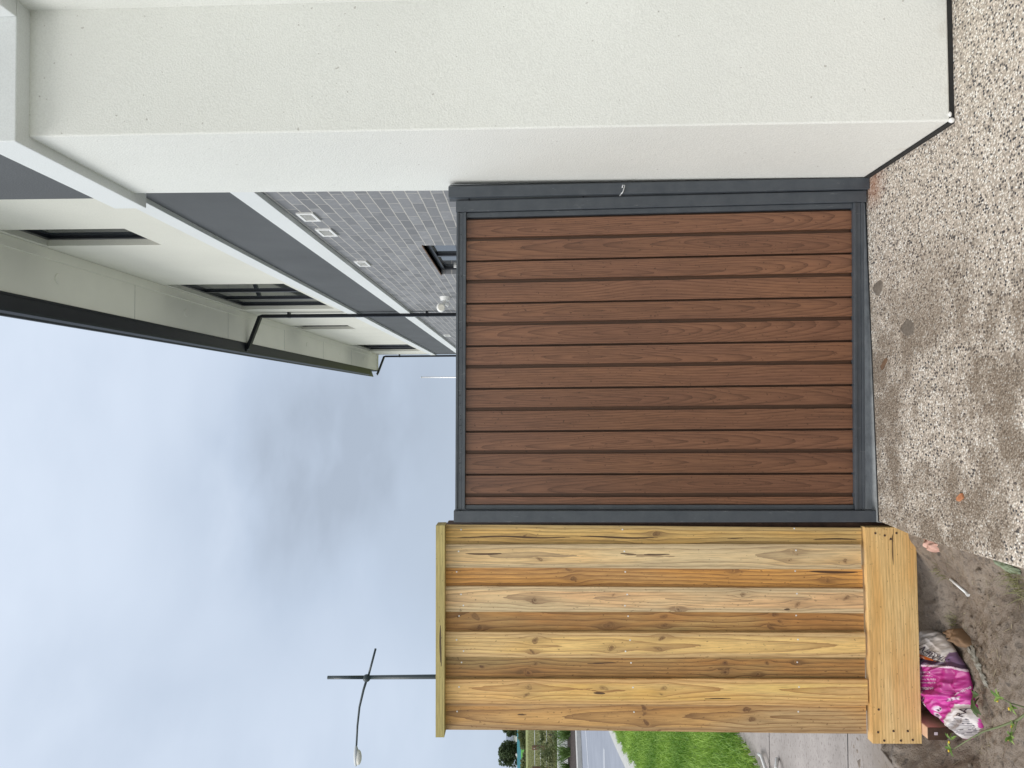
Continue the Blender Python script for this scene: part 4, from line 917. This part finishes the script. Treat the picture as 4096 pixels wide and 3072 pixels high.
def crumple(name, outline, zb, hgt, mat, seed, label, cat, n_=26):
    cx = sum(p[0] for p in outline) / len(outline); cy = sum(p[1] for p in outline) / len(outline)
    O = resample(outline + [outline[0]], 49)[:-1]; vs = []; fs = []; NR = n_ // 2
    for r_ in range(NR + 1):
        f = 1 - r_ / NR
        for x_, y_ in O:
            X_, Y_ = cx + (x_ - cx) * f, cy + (y_ - cy) * f
            p = Vector((X_ * 30, Y_ * 30, seed)); z_ = zb + hgt * (1 - f ** 2) ** 0.4 * (0.75 + 0.5 * noise.noise(p) + 0.25 * noise.noise(p * 2.5))
            vs.append((X_, Y_, z_))
    m_ = len(O)
    for r_ in range(NR):
        for i in range(m_): fs.append((r_ * m_ + i, r_ * m_ + (i + 1) % m_, (r_ + 1) * m_ + (i + 1) % m_, (r_ + 1) * m_ + i))
    vs2 = [(x_, y_, zb - 0.02) for x_, y_ in O]; o_ = len(vs); vs += vs2; fs += [(i, o_ + i, o_ + (i + 1) % m_, (i + 1) % m_) for i in range(m_)]
    me = bpy.data.meshes.new(name); me.from_pydata(vs, [], fs); me.materials.append(mat); me.polygons.foreach_set('use_smooth', [name != 'stone'] * len(me.polygons))
    return tag(link(name, me), label, cat)
crumple('paper_scrap', [(-0.97, 3.047), (-0.953, 3.013), (-0.938, 2.968), (-0.971, 2.915), (-0.988, 2.90), (-1.01, 2.945), (-0.985, 2.978), (-0.995, 3.028)], -0.28, 0.055, M['paper_brown'], 2, 'crumpled scrap of brown paper beside the white end of the cement bag', 'paper scrap')
crumple('stone', [(-0.573, 2.985), (-0.558, 2.921), (-0.572, 2.863), (-0.604, 2.882), (-0.622, 2.924), (-0.604, 2.965)], -0.165, 0.055, M['stone_pink'], 5, 'pale pink broken stone in the mud at the slab edge by the plinth', 'stone')
def decal(name, pts, z, mat, label=None, cat=None, kind=None, jag=0.25, seed=1, lift=0.004):
    O = resample(pts + [pts[0]], 60)[:-1]
    for _ in range(40): O = (np.roll(O, 1, 0) + O + np.roll(O, -1, 0)) / 3
    cx, cy = O.mean(0); out = []
    for i, (x_, y_) in enumerate(O):
        f = 1 + jag * (noise.noise(Vector((i * 0.5, seed, 0))) + 0.5 * noise.noise(Vector((i * 1.7, seed, 3)))); out.append((cx + (x_ - cx) * f, cy + (y_ - cy) * f))
    vs = []; fs = []; NR = 8; m_ = len(out)
    for r_ in range(NR + 1):
        f = 1 - r_ / NR
        for x_, y_ in out:
            X_, Y_ = cx + (x_ - cx) * f, cy + (y_ - cy) * f; zz = (z(X_, Y_) if callable(z) else z) + lift * (1 - f * f) + 0.001
            vs.append((X_, Y_, zz if r_ else zz - 0.004))
    for r_ in range(NR):
        for i in range(m_): fs.append((r_ * m_ + i, r_ * m_ + (i + 1) % m_, (r_ + 1) * m_ + (i + 1) % m_, (r_ + 1) * m_ + i))
    me = bpy.data.meshes.new(name); me.from_pydata(vs, [], fs); me.materials.append(mat); me.polygons.foreach_set('use_smooth', [True] * len(me.polygons)); o_ = link(name, me)
    return tag(o_, label, cat, kind=kind)
decal('spilt_cement', [(-1.00, 2.96), (-0.972, 2.91), (-0.978, 2.87), (-1.012, 2.806), (-1.042, 2.739), (-1.068, 2.665), (-1.08, 2.70), (-1.055, 2.78), (-1.035, 2.865)], lambda a, b: mud_z(a, b) + 0.006, M['powder'], 'pale streak of spilt cement powder on the mud beside the bag', 'cement powder', 'stuff', 0.8, 4, 0.003)
decal('moss', [(-0.545, 2.53), (-0.552, 2.482), (-0.560, 2.40), (-0.585, 2.385), (-0.592, 2.45), (-0.582, 2.51)], lambda a, b: mud_z(a, b) + 0.006, M['moss'], 'pale green moss on the mud against the slab edge', 'moss', 'stuff', 0.3, 8, 0.010)
decal('dried_mud', [(0.483, 3.094), (0.513, 2.989), (0.464, 2.971), (0.422, 3.035)], 0, M['dry_mud'], 'oval splat of dried grey mud on the aggregate slab before the gate', 'mud splat', None, 0.12, 3, 0.004)
decal('dried_mud', [(0.28, 2.87), (0.33, 2.80), (0.27, 2.73), (0.23, 2.78), (0.25, 2.84)], 0, M['dry_mud'], 'thin ragged smear of dried mud at the middle of the slab', 'mud smear', None, 0.4, 12, 0.001)
def chip(loc, L_, W_, H_, rz, mat, label, cat, name='wood_chip'):
    m4 = Matrix.Translation(loc) @ Matrix.Rotation(rz, 4, 'Z'); mb = MB(); ps = [(-L_, -W_), (-L_ * 0.6, -W_ * 1.2), (L_ * 0.9, -W_ * 0.8), (L_ * 1.1, W_ * 0.3), (L_ * 0.5, W_ * 1.1), (-L_ * 0.9, W_ * 0.9)]
    mb.v = []; mb.prism(ps, 0.0, H_); mb.v = [tuple(m4 @ Vector(v)) for v in mb.v]; return tag(mb.build(name, mat, bevel=0.001), label, cat)
chip((-0.340, 2.484, 0.0005), 0.019, 0.009, 0.007, 2.1, M['chip_orange'], 'orange splinter of timber lying on the muddy part of the slab', 'wood chip')
chip((0.148, 2.985, 0.0005), 0.030, 0.009, 0.006, -0.9, M['post_timber'], 'dull brown sliver of wood on the slab in front of the gate', 'wood chip')
mb = MB(); mb.tube([(-0.732, 2.945, mud_z(-0.732, 2.945) + 0.012), (-0.772, 2.876, mud_z(-0.772, 2.876) + 0.010)], 0.0055, 10); tb_ = thing('plastic_tube', (-0.725, 2.825, -0.16), 'thin white plastic tube lying on the mud between stone and bag', 'plastic tube')
mb.build('tube', M['galv_white'], tb_, smooth=True); mb = MB(); mb.tube([(-0.7725, 2.875, mud_z(-0.772, 2.876) + 0.010), (-0.777, 2.867, mud_z(-0.772, 2.876) + 0.010)], 0.0075, 10); mb.build('tip', M['galv_white'], tb_)
# sleeper offcut
m4 = Matrix.Translation((-1.401, 3.045, -0.155)) @ Matrix.Rotation(R(0), 4, 'Z')
sl_ = thing('sleeper_offcut', (-1.4, 3.1, -0.3), 'dark sawn end of a timber sleeper sticking out from under the plinth', 'timber sleeper')
mb = MB(); mb.box(-0.0245, 0.0245, 0.006, 0.36, -0.20, -0.026, mat=m4); mb.build('plank', M['tan_timber'], sl_, bevel=0.003)
mb = MB(); mb.box(-0.025, 0.025, 0.0, 0.0055, -0.20, -0.0255, mat=m4); mb.build('sawn_end', M['dark_timber'], sl_)
mb = MB(); mb.box(-0.004, 0.008, -0.0015, -0.0003, -0.064, -0.050, mat=m4); mb.build('staple_tag', M['print_white'], sl_)
# plastic strips on the footpath
for pts, lb in (([(-2.44, 5.00, -0.10), (-2.40, 4.90, -0.085), (-2.47, 4.80, -0.09), (-2.42, 4.68, -0.105), (-2.44, 4.60, -0.11)], 'long twisted strip of white plastic at the footpath edge by the lawn'), ([(-2.30, 4.66, -0.11), (-2.33, 4.60, -0.08), (-2.36, 4.55, -0.10), (-2.31, 4.48, -0.11)], 'short curled piece of white plastic on the footpath')):
    mb = MB(); mb.tube(pts, 0.012, 6); tag(mb.build('plastic_strip', M['white_plastic'], smooth=True), lb, 'plastic strip')
# grass tufts on the mud
def tuft(name, cx, cy, rad, n_, h, mat, label, seed, cat='grass tuft', group=None, z=None, w=0.0022, lean=1.3):
    rg = np.random.default_rng(seed); a = rg.uniform(0, 6.28, n_); r_ = rad * np.sqrt(rg.uniform(0, 1, n_)); xs = cx + r_ * np.cos(a); ys = cy + r_ * np.sin(a)
    zs = [(mud_z(x_, y_) if z is None else z) - 0.003 for x_, y_ in zip(xs, ys)]
    o_ = blades(name, np.stack([xs, ys, zs], 1), h, w, mat, lean, seed); return tag(o_, label, cat, group)
G = 'grass tufts on the mud'
tuft('grass_tuft', -0.625, 2.44, 0.055, 110, 0.055, M['dry_grass'], 'yellow-green grass tuft beside the mossy slab edge', 21, group=G)
tuft('grass_tuft', -0.72, 3.02, 0.035, 26, 0.04, M['dry_grass'], 'sparse grass tuft beside the pink stone', 22, group=G)
tuft('grass_tuft', -0.93, 3.05, 0.03, 40, 0.035, M['dry_grass'], 'flattened brown grass tuft below the plinth between tube and bag', 23, group=G)
tuft('grass_tuft', -0.74, 2.36, 0.05, 30, 0.05, M['dry_grass'], 'thin straw-coloured grass tuft in the middle of the bare mud', 24, group=G)
# dock leaf by the bag
def leafmesh(name, base, tip, width, mat, parent=None, lobes=5, seed=0, lvv=0.5, lift=0.02):
    b = Vector(base); t = Vector(tip); ax = t - b; L_ = ax.length; sd2 = ax.cross(Vector((0, 0, 1))).normalized(); n_ = 14; vs = []; fs = []
    for i in range(n_ + 1):
        s = i / n_; w_ = width * math.sin(math.pi * min(1, s * 0.96 + 0.02)) ** 0.7 * (1 + 0.22 * math.sin(s * lobes * 6.28))
        c_ = b + ax * s + Vector((0, 0, lift * math.sin(math.pi * s)))
        vs += [c_ - sd2 * w_ + Vector((0, 0, 0.25 * w_)), c_, c_ + sd2 * w_ + Vector((0, 0, 0.25 * w_))]
    for i in range(n_):
        a = i * 3; fs += [(a, a + 1, a + 4, a + 3), (a + 1, a + 2, a + 5, a + 4)]
    me = bpy.data.meshes.new(name); me.from_pydata([tuple(v) for v in vs], [], fs); setattrs(me, lv=[lvv] * len(vs)); me.materials.append(mat)
    o_ = link(name, me, parent); so = o_.modifiers.new('thick', 'SOLIDIFY'); so.thickness = 0.0006; return o_
dk = thing('weed', (-1.14, 2.77, -0.25), 'dark green dock leaves growing beside the middle of the cement bag', 'weed', 'weeds in the mud')
for i, (b_, t_, w_) in enumerate((((-1.125, 2.80, -0.23), (-1.178, 2.715, -0.195), 0.017), ((-1.13, 2.79, -0.23), (-1.112, 2.735, -0.20), 0.014), ((-1.14, 2.78, -0.23), (-1.205, 2.755, -0.21), 0.013))): leafmesh('leaf', b_, t_, w_, M['dock_leaf'], dk, 4, i, 0.3 + 0.2 * i)
# tall weed in the foreground
wd = thing('weed', (-0.95, 2.15, -0.17), 'spindly foreground weed with a long arched stem and small yellow buds', 'weed', 'weeds in the mud')
st = [(-0.90, 2.02, -0.17), (-0.905, 2.10, -0.06), (-0.93, 2.18, -0.01), (-0.982, 2.227, 0.0), (-1.032, 2.297, 0.005), (-1.088, 2.384, 0.005), (-1.161, 2.479, 0.0), (-1.215, 2.545, -0.003), (-1.25, 2.59, -0.006)]
mb = MB(); mb.tube(st, [0.004, 0.004, 0.0038, 0.0036, 0.0032, 0.0028, 0.0022, 0.0017, 0.0012], 8); mb.build('stem', M['stem'], wd, smooth=True)
mb = MB(); mb.tube([(-0.93, 2.18, -0.01), (-0.925, 2.215, 0.03), (-0.915, 2.23, 0.05)], [0.0025, 0.002, 0.0015], 6); mb.build('branch', M['stem'], wd, smooth=True)
mb = MB(); mb.tube([(-0.982, 2.227, 0.0), (-1.02, 2.23, 0.01), (-1.045, 2.235, 0.015)], [0.002, 0.0016, 0.001], 6); mb.build('branch', M['stem'], wd, smooth=True)
rg = random.Random(9)
for cx, cy, cz, k_ in ((-1.235, 2.575, 0.0, 7), (-1.195, 2.555, 0.01, 4), (-1.035, 2.236, 0.015, 7), (-0.915, 2.228, 0.05, 9), (-0.93, 2.205, 0.03, 5), (-1.0, 2.24, 0.0, 3)):
    for q in range(k_):
        a = rg.uniform(0, 6.28); L_ = rg.uniform(0.014, 0.030)
        leafmesh('leaf', (cx, cy, cz), (cx + L_ * math.cos(a), cy + L_ * math.sin(a), cz + rg.uniform(-0.008, 0.014)), rg.uniform(0.003, 0.006), M['weed_leaf'], wd, 3, q, rg.random(), 0.003)
    mb = MB(); mb.ball((cx - 0.012, cy + 0.008, cz + 0.004), 0.0034, 8, 6, (1.6, 1, 1)); mb.build('bud', M['flower'], wd, smooth=True)
# twigs and stalks in the mud: uncountable litter
rg = random.Random(31); mb = MB()
for i in range(260):
    x_ = rg.uniform(-1.7, -0.58); y_ = rg.uniform(1.9, 3.0); a = rg.uniform(0, 3.14); L_ = rg.uniform(0.006, 0.03); z_ = mud_z(x_, y_)
    mb.tube([(x_, y_, z_ + 0.002), (x_ + L_ * math.cos(a), y_ + L_ * math.sin(a), mud_z(x_ + L_ * math.cos(a), y_ + L_ * math.sin(a)) + 0.003)], 0.0009, 4)
o = mb.build('straw_litter', m_plain('straw', (0.30, 0.26, 0.17), 0.8, vary=0.3)); tag(o, 'bits of straw and grit scattered over the mud', 'litter', kind='stuff')
rg = random.Random(33); mb = MB()
for i in range(420):
    x_ = rg.uniform(-1.9, -0.56); y_ = rg.uniform(1.6, 3.02); r_ = rg.choice([0.003, 0.004, 0.006, 0.010]) * rg.uniform(0.7, 1.3)
    mb.ball((x_, y_, mud_z(x_, y_) + r_ * 0.2), r_, 6, 4, (1, rg.uniform(0.7, 1.3), 0.7))
o = mb.build('mud_clods', M['mud']); tag(o, 'small clods of earth strewn over the wet mud', 'clods', kind='stuff')

# ------------------------------------------------------------------ street beyond
lampd = 24.5 / 30
def LP(x_, z_): return (x_ * lampd, 24.5, 1.5 + (z_ - 1.5) * lampd)
lamp = thing('street_lamp', (LP(-11.463, 0)[0], 24.5, 0), 'dark green street lamp pole with one arm and a grey lantern, above the timber fence', 'street lamp')
px = LP(-11.463, 0)[0]
mb = MB(); mb.tube([(px, 24.5, -0.05), (px, 24.5, LP(0, 5.27)[2]), (px - 0.02, 24.5, LP(0, 8.2)[2])], [0.095, 0.077, 0.067], 14); mb.tube([(px - 0.02, 24.5, LP(0, 8.2)[2]), (px - 0.025, 24.5, LP(0, 9.81)[2])], [0.062, 0.058], 14); mb.build('pole', M['lamp_green'], lamp, smooth=True)
mb = MB(); mb.tube([LP(-11.52, 8.12), LP(-10.30, 7.79)], 0.036, 10); mb.build('arm', M['lamp_green'], lamp, smooth=True)
mb = MB(); mb.tube([LP(-11.5, 8.14), LP(-12.0, 8.30), LP(-12.715, 8.471), LP(-13.5, 8.56), LP(-14.3, 8.60)], [0.042, 0.04, 0.036, 0.034, 0.032], 10); mb.build('arm', M['lamp_green'], lamp, smooth=True)
mb = MB(); mb.ball(LP(-11.52, 8.17), 0.13, 14, 10, (1, 1, 1)); mb.build('joint_collar', M['lamp_green'], lamp, smooth=True)
lh = MB(); a = LP(-14.3, 8.62); b = LP(-15.16, 8.50)
lh.ball(((a[0] + b[0]) / 2, 24.5, a[2] + 0.0), 0.36, 16, 10, (1.0, 0.42, 0.22)); lo = lh.build('lantern', M['lamp_grey'], lamp, smooth=True)
mb = MB(); mb.ball(((a[0] + b[0]) / 2 - 0.05, 24.5, a[2] - 0.07), 0.27, 14, 8, (1.0, 0.5, 0.45)); mb.build('diffuser', M['lens'], lo, smooth=True)
pl_ = thing('pole', (1.40, 40, 0), 'thin pale grey pole rising behind the gate at the far end of the house', 'pole')
mb = MB(); mb.tube([(1.36, 40, 0), (1.41, 40, 7.27)], [0.055, 0.045], 10); mb.build('shaft', M['galv'], pl_, smooth=True)
mb = MB(); mb.ball((1.41, 40, 7.27), 0.055, 10, 6, (1, 1, 0.5)); mb.build('cap', M['galv'], pl_, smooth=True)
# low white retaining wall
rw = MB()
xs = np.linspace(-20, 6, 14)
for a, b in zip(xs[:-1], xs[1:]): rw.box(a + 0.01, b - 0.01, 25.25, 25.40, -0.05, 0.42)
o = rw.build('retaining_wall', M['white_wall'], bevel=0.01); tag(o, 'low white retaining wall behind the strappy plants across the road', 'retaining wall')
# sawn timber posts on the bed
tp = thing('bollard', (-12.62, 24.05, 0), 'squat brown timber bollard on the mulch across the road', 'bollard', 'timber bollards on the mulch')
mb = MB(); mb.box(-12.72, -12.52, 23.95, 24.15, -0.05, 0.50); mb.build('shaft', M['post_timber'], tp, bevel=0.01)
# wire fence posts with wires
def wpost(x_, y_, lab):
    t_ = thing('fence_post', (x_, y_, 0.4), lab, 'fence post', 'posts of the wire fence'); mb = MB(); mb.box(x_ - 0.075, x_ + 0.075, y_ - 0.06, y_ + 0.06, 0.2, 1.27)
    mb.build('shaft', M['post_timber'], t_, bevel=0.01)
    for z in (0.72, 1.18):
        mb = MB(); mb.tube([(x_, y_ - 0.062, z), (x_, y_ - 0.075, z)], 0.02, 8); mb.build('bolt', M['galv'], t_)
    return t_
wpost(-14.38, 30, 'brown fence post nearer the timber paling fence, by the green field'); wpost(-15.25, 30.0, 'brown wire-fence post at the left edge, in front of the field')
mb = MB()
for z in (0.66, 0.92, 1.16): mb.tube([(-40, 30.07, z), (-15.2, 30.07, z), (-14.4, 30.07, z), (-2, 30.07, z)], 0.012, 6)
o = mb.build('fence_wires', M['galv']); tag(o, 'three strands of wire strung along the green field', 'wire')
# strappy plants
spx = [(-10.55, 24.1), (-11.15, 24.3), (-11.75, 24.2), (-12.35, 24.35), (-12.95, 24.1), (-9.9, 24.2), (-13.6, 24.0), (-11.45, 24.75), (-12.1, 24.8)]
for i, (x_, y_) in enumerate(spx):
    rg2 = np.random.default_rng(60 + i); n_ = 130; a = rg2.uniform(0, 6.28, n_); r_ = 0.12 * np.sqrt(rg2.uniform(0, 1, n_))
    o_ = blades('strappy_plant', np.stack([x_ + r_ * np.cos(a), y_ + r_ * np.sin(a), np.full(n_, 0.02)], 1), 0.48 if i < 7 else 0.6, 0.022, M['strap_leaf'], 1.0, 70 + i)
    tag(o_, 'clump of strappy green leaves on the mulch in front of the low white wall', 'plant', 'strappy plants along the mulch bed')
# field grass: tall and soft
rng = np.random.default_rng(8); n = 60000; yy = 25.6 + (rng.uniform(0, 1, n) ** 1.6) * 45; xx = -0.42 * yy - 0.0 + rng.uniform(-0.16, 0.16, n) * yy
zz = np.array([fz(a, b) for a, b in zip(xx, yy)])
o = blades('field_grass', np.stack([xx, yy, zz], 1), 0.22, 0.03, M['dry_grass'], 0.6, 9); tag(o, 'tall pale green grass over the field across the road', 'grass', kind='stuff')
# shrubs along the far edge
def shrub(x_, y_, z_, r_, h_, seed, lab, name='shrub', mat='shrub_leaf', n_=700, ls=0.18):
    t_ = thing(name, (x_, y_, z_), lab, 'shrub', 'shrubs round the field'); rg2 = np.random.default_rng(seed); v = rg2.normal(size=(n_, 3)); v /= np.linalg.norm(v, axis=1)[:, None]; v *= rg2.uniform(0.5, 1.0, n_)[:, None] ** 0.5
    lump = 1 + 0.25 * np.sin(v[:, 0] * 5 + seed) * np.cos(v[:, 2] * 4); c = np.stack([x_ + v[:, 0] * r_ * lump, y_ + v[:, 1] * r_ * lump, z_ + h_ * 0.5 * (1 + v[:, 2] * lump)], 1)
    leafcloud('foliage', c, ls, M[mat], seed, t_, lv=0.45 + 0.25 * np.sin(v[:, 0] * 6 + v[:, 1] * 5) + rg2.uniform(-0.25, 0.25, n_))
    mb = MB(); mb.tube([(x_, y_, z_ - 0.1), (x_ + 0.05, y_, z_ + h_ * 0.5)], [0.05, 0.02], 6); mb.build('stem', M['bark'], t_)
shrub(-12.0, 25.9, 0.35, 0.75, 0.75, 1, 'grey-green bush overhanging the white wall near the timber fence edge', n_=900, ls=0.06)
shrub(-13.4, 26.3, 0.35, 0.7, 0.65, 2, 'grey-green bush overhanging the white wall at the left edge', n_=900, ls=0.06)
shrub(-46.5, 100, 1.4, 1.6, 1.0, 3, 'olive bush on the far side of the field beside the clipped tree', n_=600, ls=0.25)
shrub(-50.5, 99, 1.4, 2.0, 0.8, 4, 'low wide scrub at the far left edge of the field', n_=600, ls=0.25)
shrub(-45.0, 98, 1.4, 1.6, 1.1, 5, 'dry brown-green scrub on the far side of the field close to the timber fence', n_=600, ls=0.25)
# trees
def tree(base, crown, rx, rz_, seed, lab, n_=6000, ls=0.22):
    t_ = thing('tree', base, lab, 'tree', 'trees beyond the field'); rg2 = np.random.default_rng(seed); cs = []
    blobs = [(rg2.uniform(-0.65, 0.65) * rx, rg2.uniform(-0.6, 0.6) * rx, rg2.uniform(-0.65, 0.7) * rz_, rg2.uniform(0.28, 0.5)) for _ in range(26)]
    lv = []
    for bx, by, bz, br in blobs:
        f = math.sqrt(max(0.15, 1 - (bz / rz_) ** 2)); v = rg2.normal(size=(n_ // 26, 3)); v /= np.linalg.norm(v, axis=1)[:, None]; v *= rg2.uniform(0.6, 1, (len(v), 1))
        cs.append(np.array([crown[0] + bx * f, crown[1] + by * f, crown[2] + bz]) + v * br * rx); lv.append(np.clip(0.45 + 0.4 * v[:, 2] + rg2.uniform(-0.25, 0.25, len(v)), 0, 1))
    leafcloud('crown', np.concatenate(cs), ls, M['tree_leaf'], seed, t_, lv=np.concatenate(lv))
    mb = MB(); mb.tube([base, ((base[0] + crown[0]) / 2 + 0.1, base[1], (base[2] + crown[2]) / 2), crown], [0.22, 0.16, 0.06], 8)
    for q in range(5):
        a = q * 1.3; mb.tube([(crown[0], crown[1], crown[2] - rz_ * 0.5), (crown[0] + rx * 0.6 * math.cos(a), crown[1] + rx * 0.6 * math.sin(a), crown[2] + 0.1 * rz_)], [0.09, 0.03], 6)
    mb.build('trunk', M['bark'], t_, smooth=True)
tree((-67.8, 140, 1.4), (-68.3, 140, 4.95), 2.3, 2.5, 3, 'round clipped dark green tree standing clear against the sky, left of the timber fence')
tree((-64.3, 142, 1.4), (-64.2, 142, 4.3), 1.7, 2.0, 4, 'dark green tree half hidden behind the left edge of the timber fence')
tree((-72.5, 139, 1.4), (-72.6, 139, 2.9), 1.5, 1.4, 6, 'ragged small tree at the left picture edge below the sky', n_=2500)
# distant house
dh = thing('distant_house', (-72.5, 150, 1.5), 'distant white gabled house with a grey roof between two trees', 'house')
mb = MB(); mb.box(-75, -70, 152, 158, 1.5, 4.3); mb.build('wall', M['white_wall'], dh)
mb = MB(); mb.add([(-75.2, 151.7, 4.2), (-69.8, 151.7, 4.2), (-69.8, 158.3, 4.2), (-75.2, 158.3, 4.2), (-72.5, 151.7, 5.9), (-72.5, 158.3, 5.9)], [(0, 1, 4), (2, 3, 5), (1, 2, 5, 4), (3, 0, 4, 5), (0, 3, 2, 1)]); mb.build('roof', M['grey_roof'], dh)
mb = MB(); mb.box(-73.4, -72.2, 151.94, 151.99, 2.3, 3.4); mb.build('window', M['glass'], dh)
# coloured site hoarding
ho = thing('hoarding', (-60, 118, 1.5), 'long low teal and lime green screen fence beyond the field', 'screen fence')
mb = MB(); mb.box(-110, 20, 118.0, 118.1, 2.42, 3.05); mb.build('teal_panel', M['teal'], ho)
mb = MB(); mb.box(-110, 20, 117.98, 118.08, 1.3, 2.418); mb.build('lime_panel', M['lime'], ho)
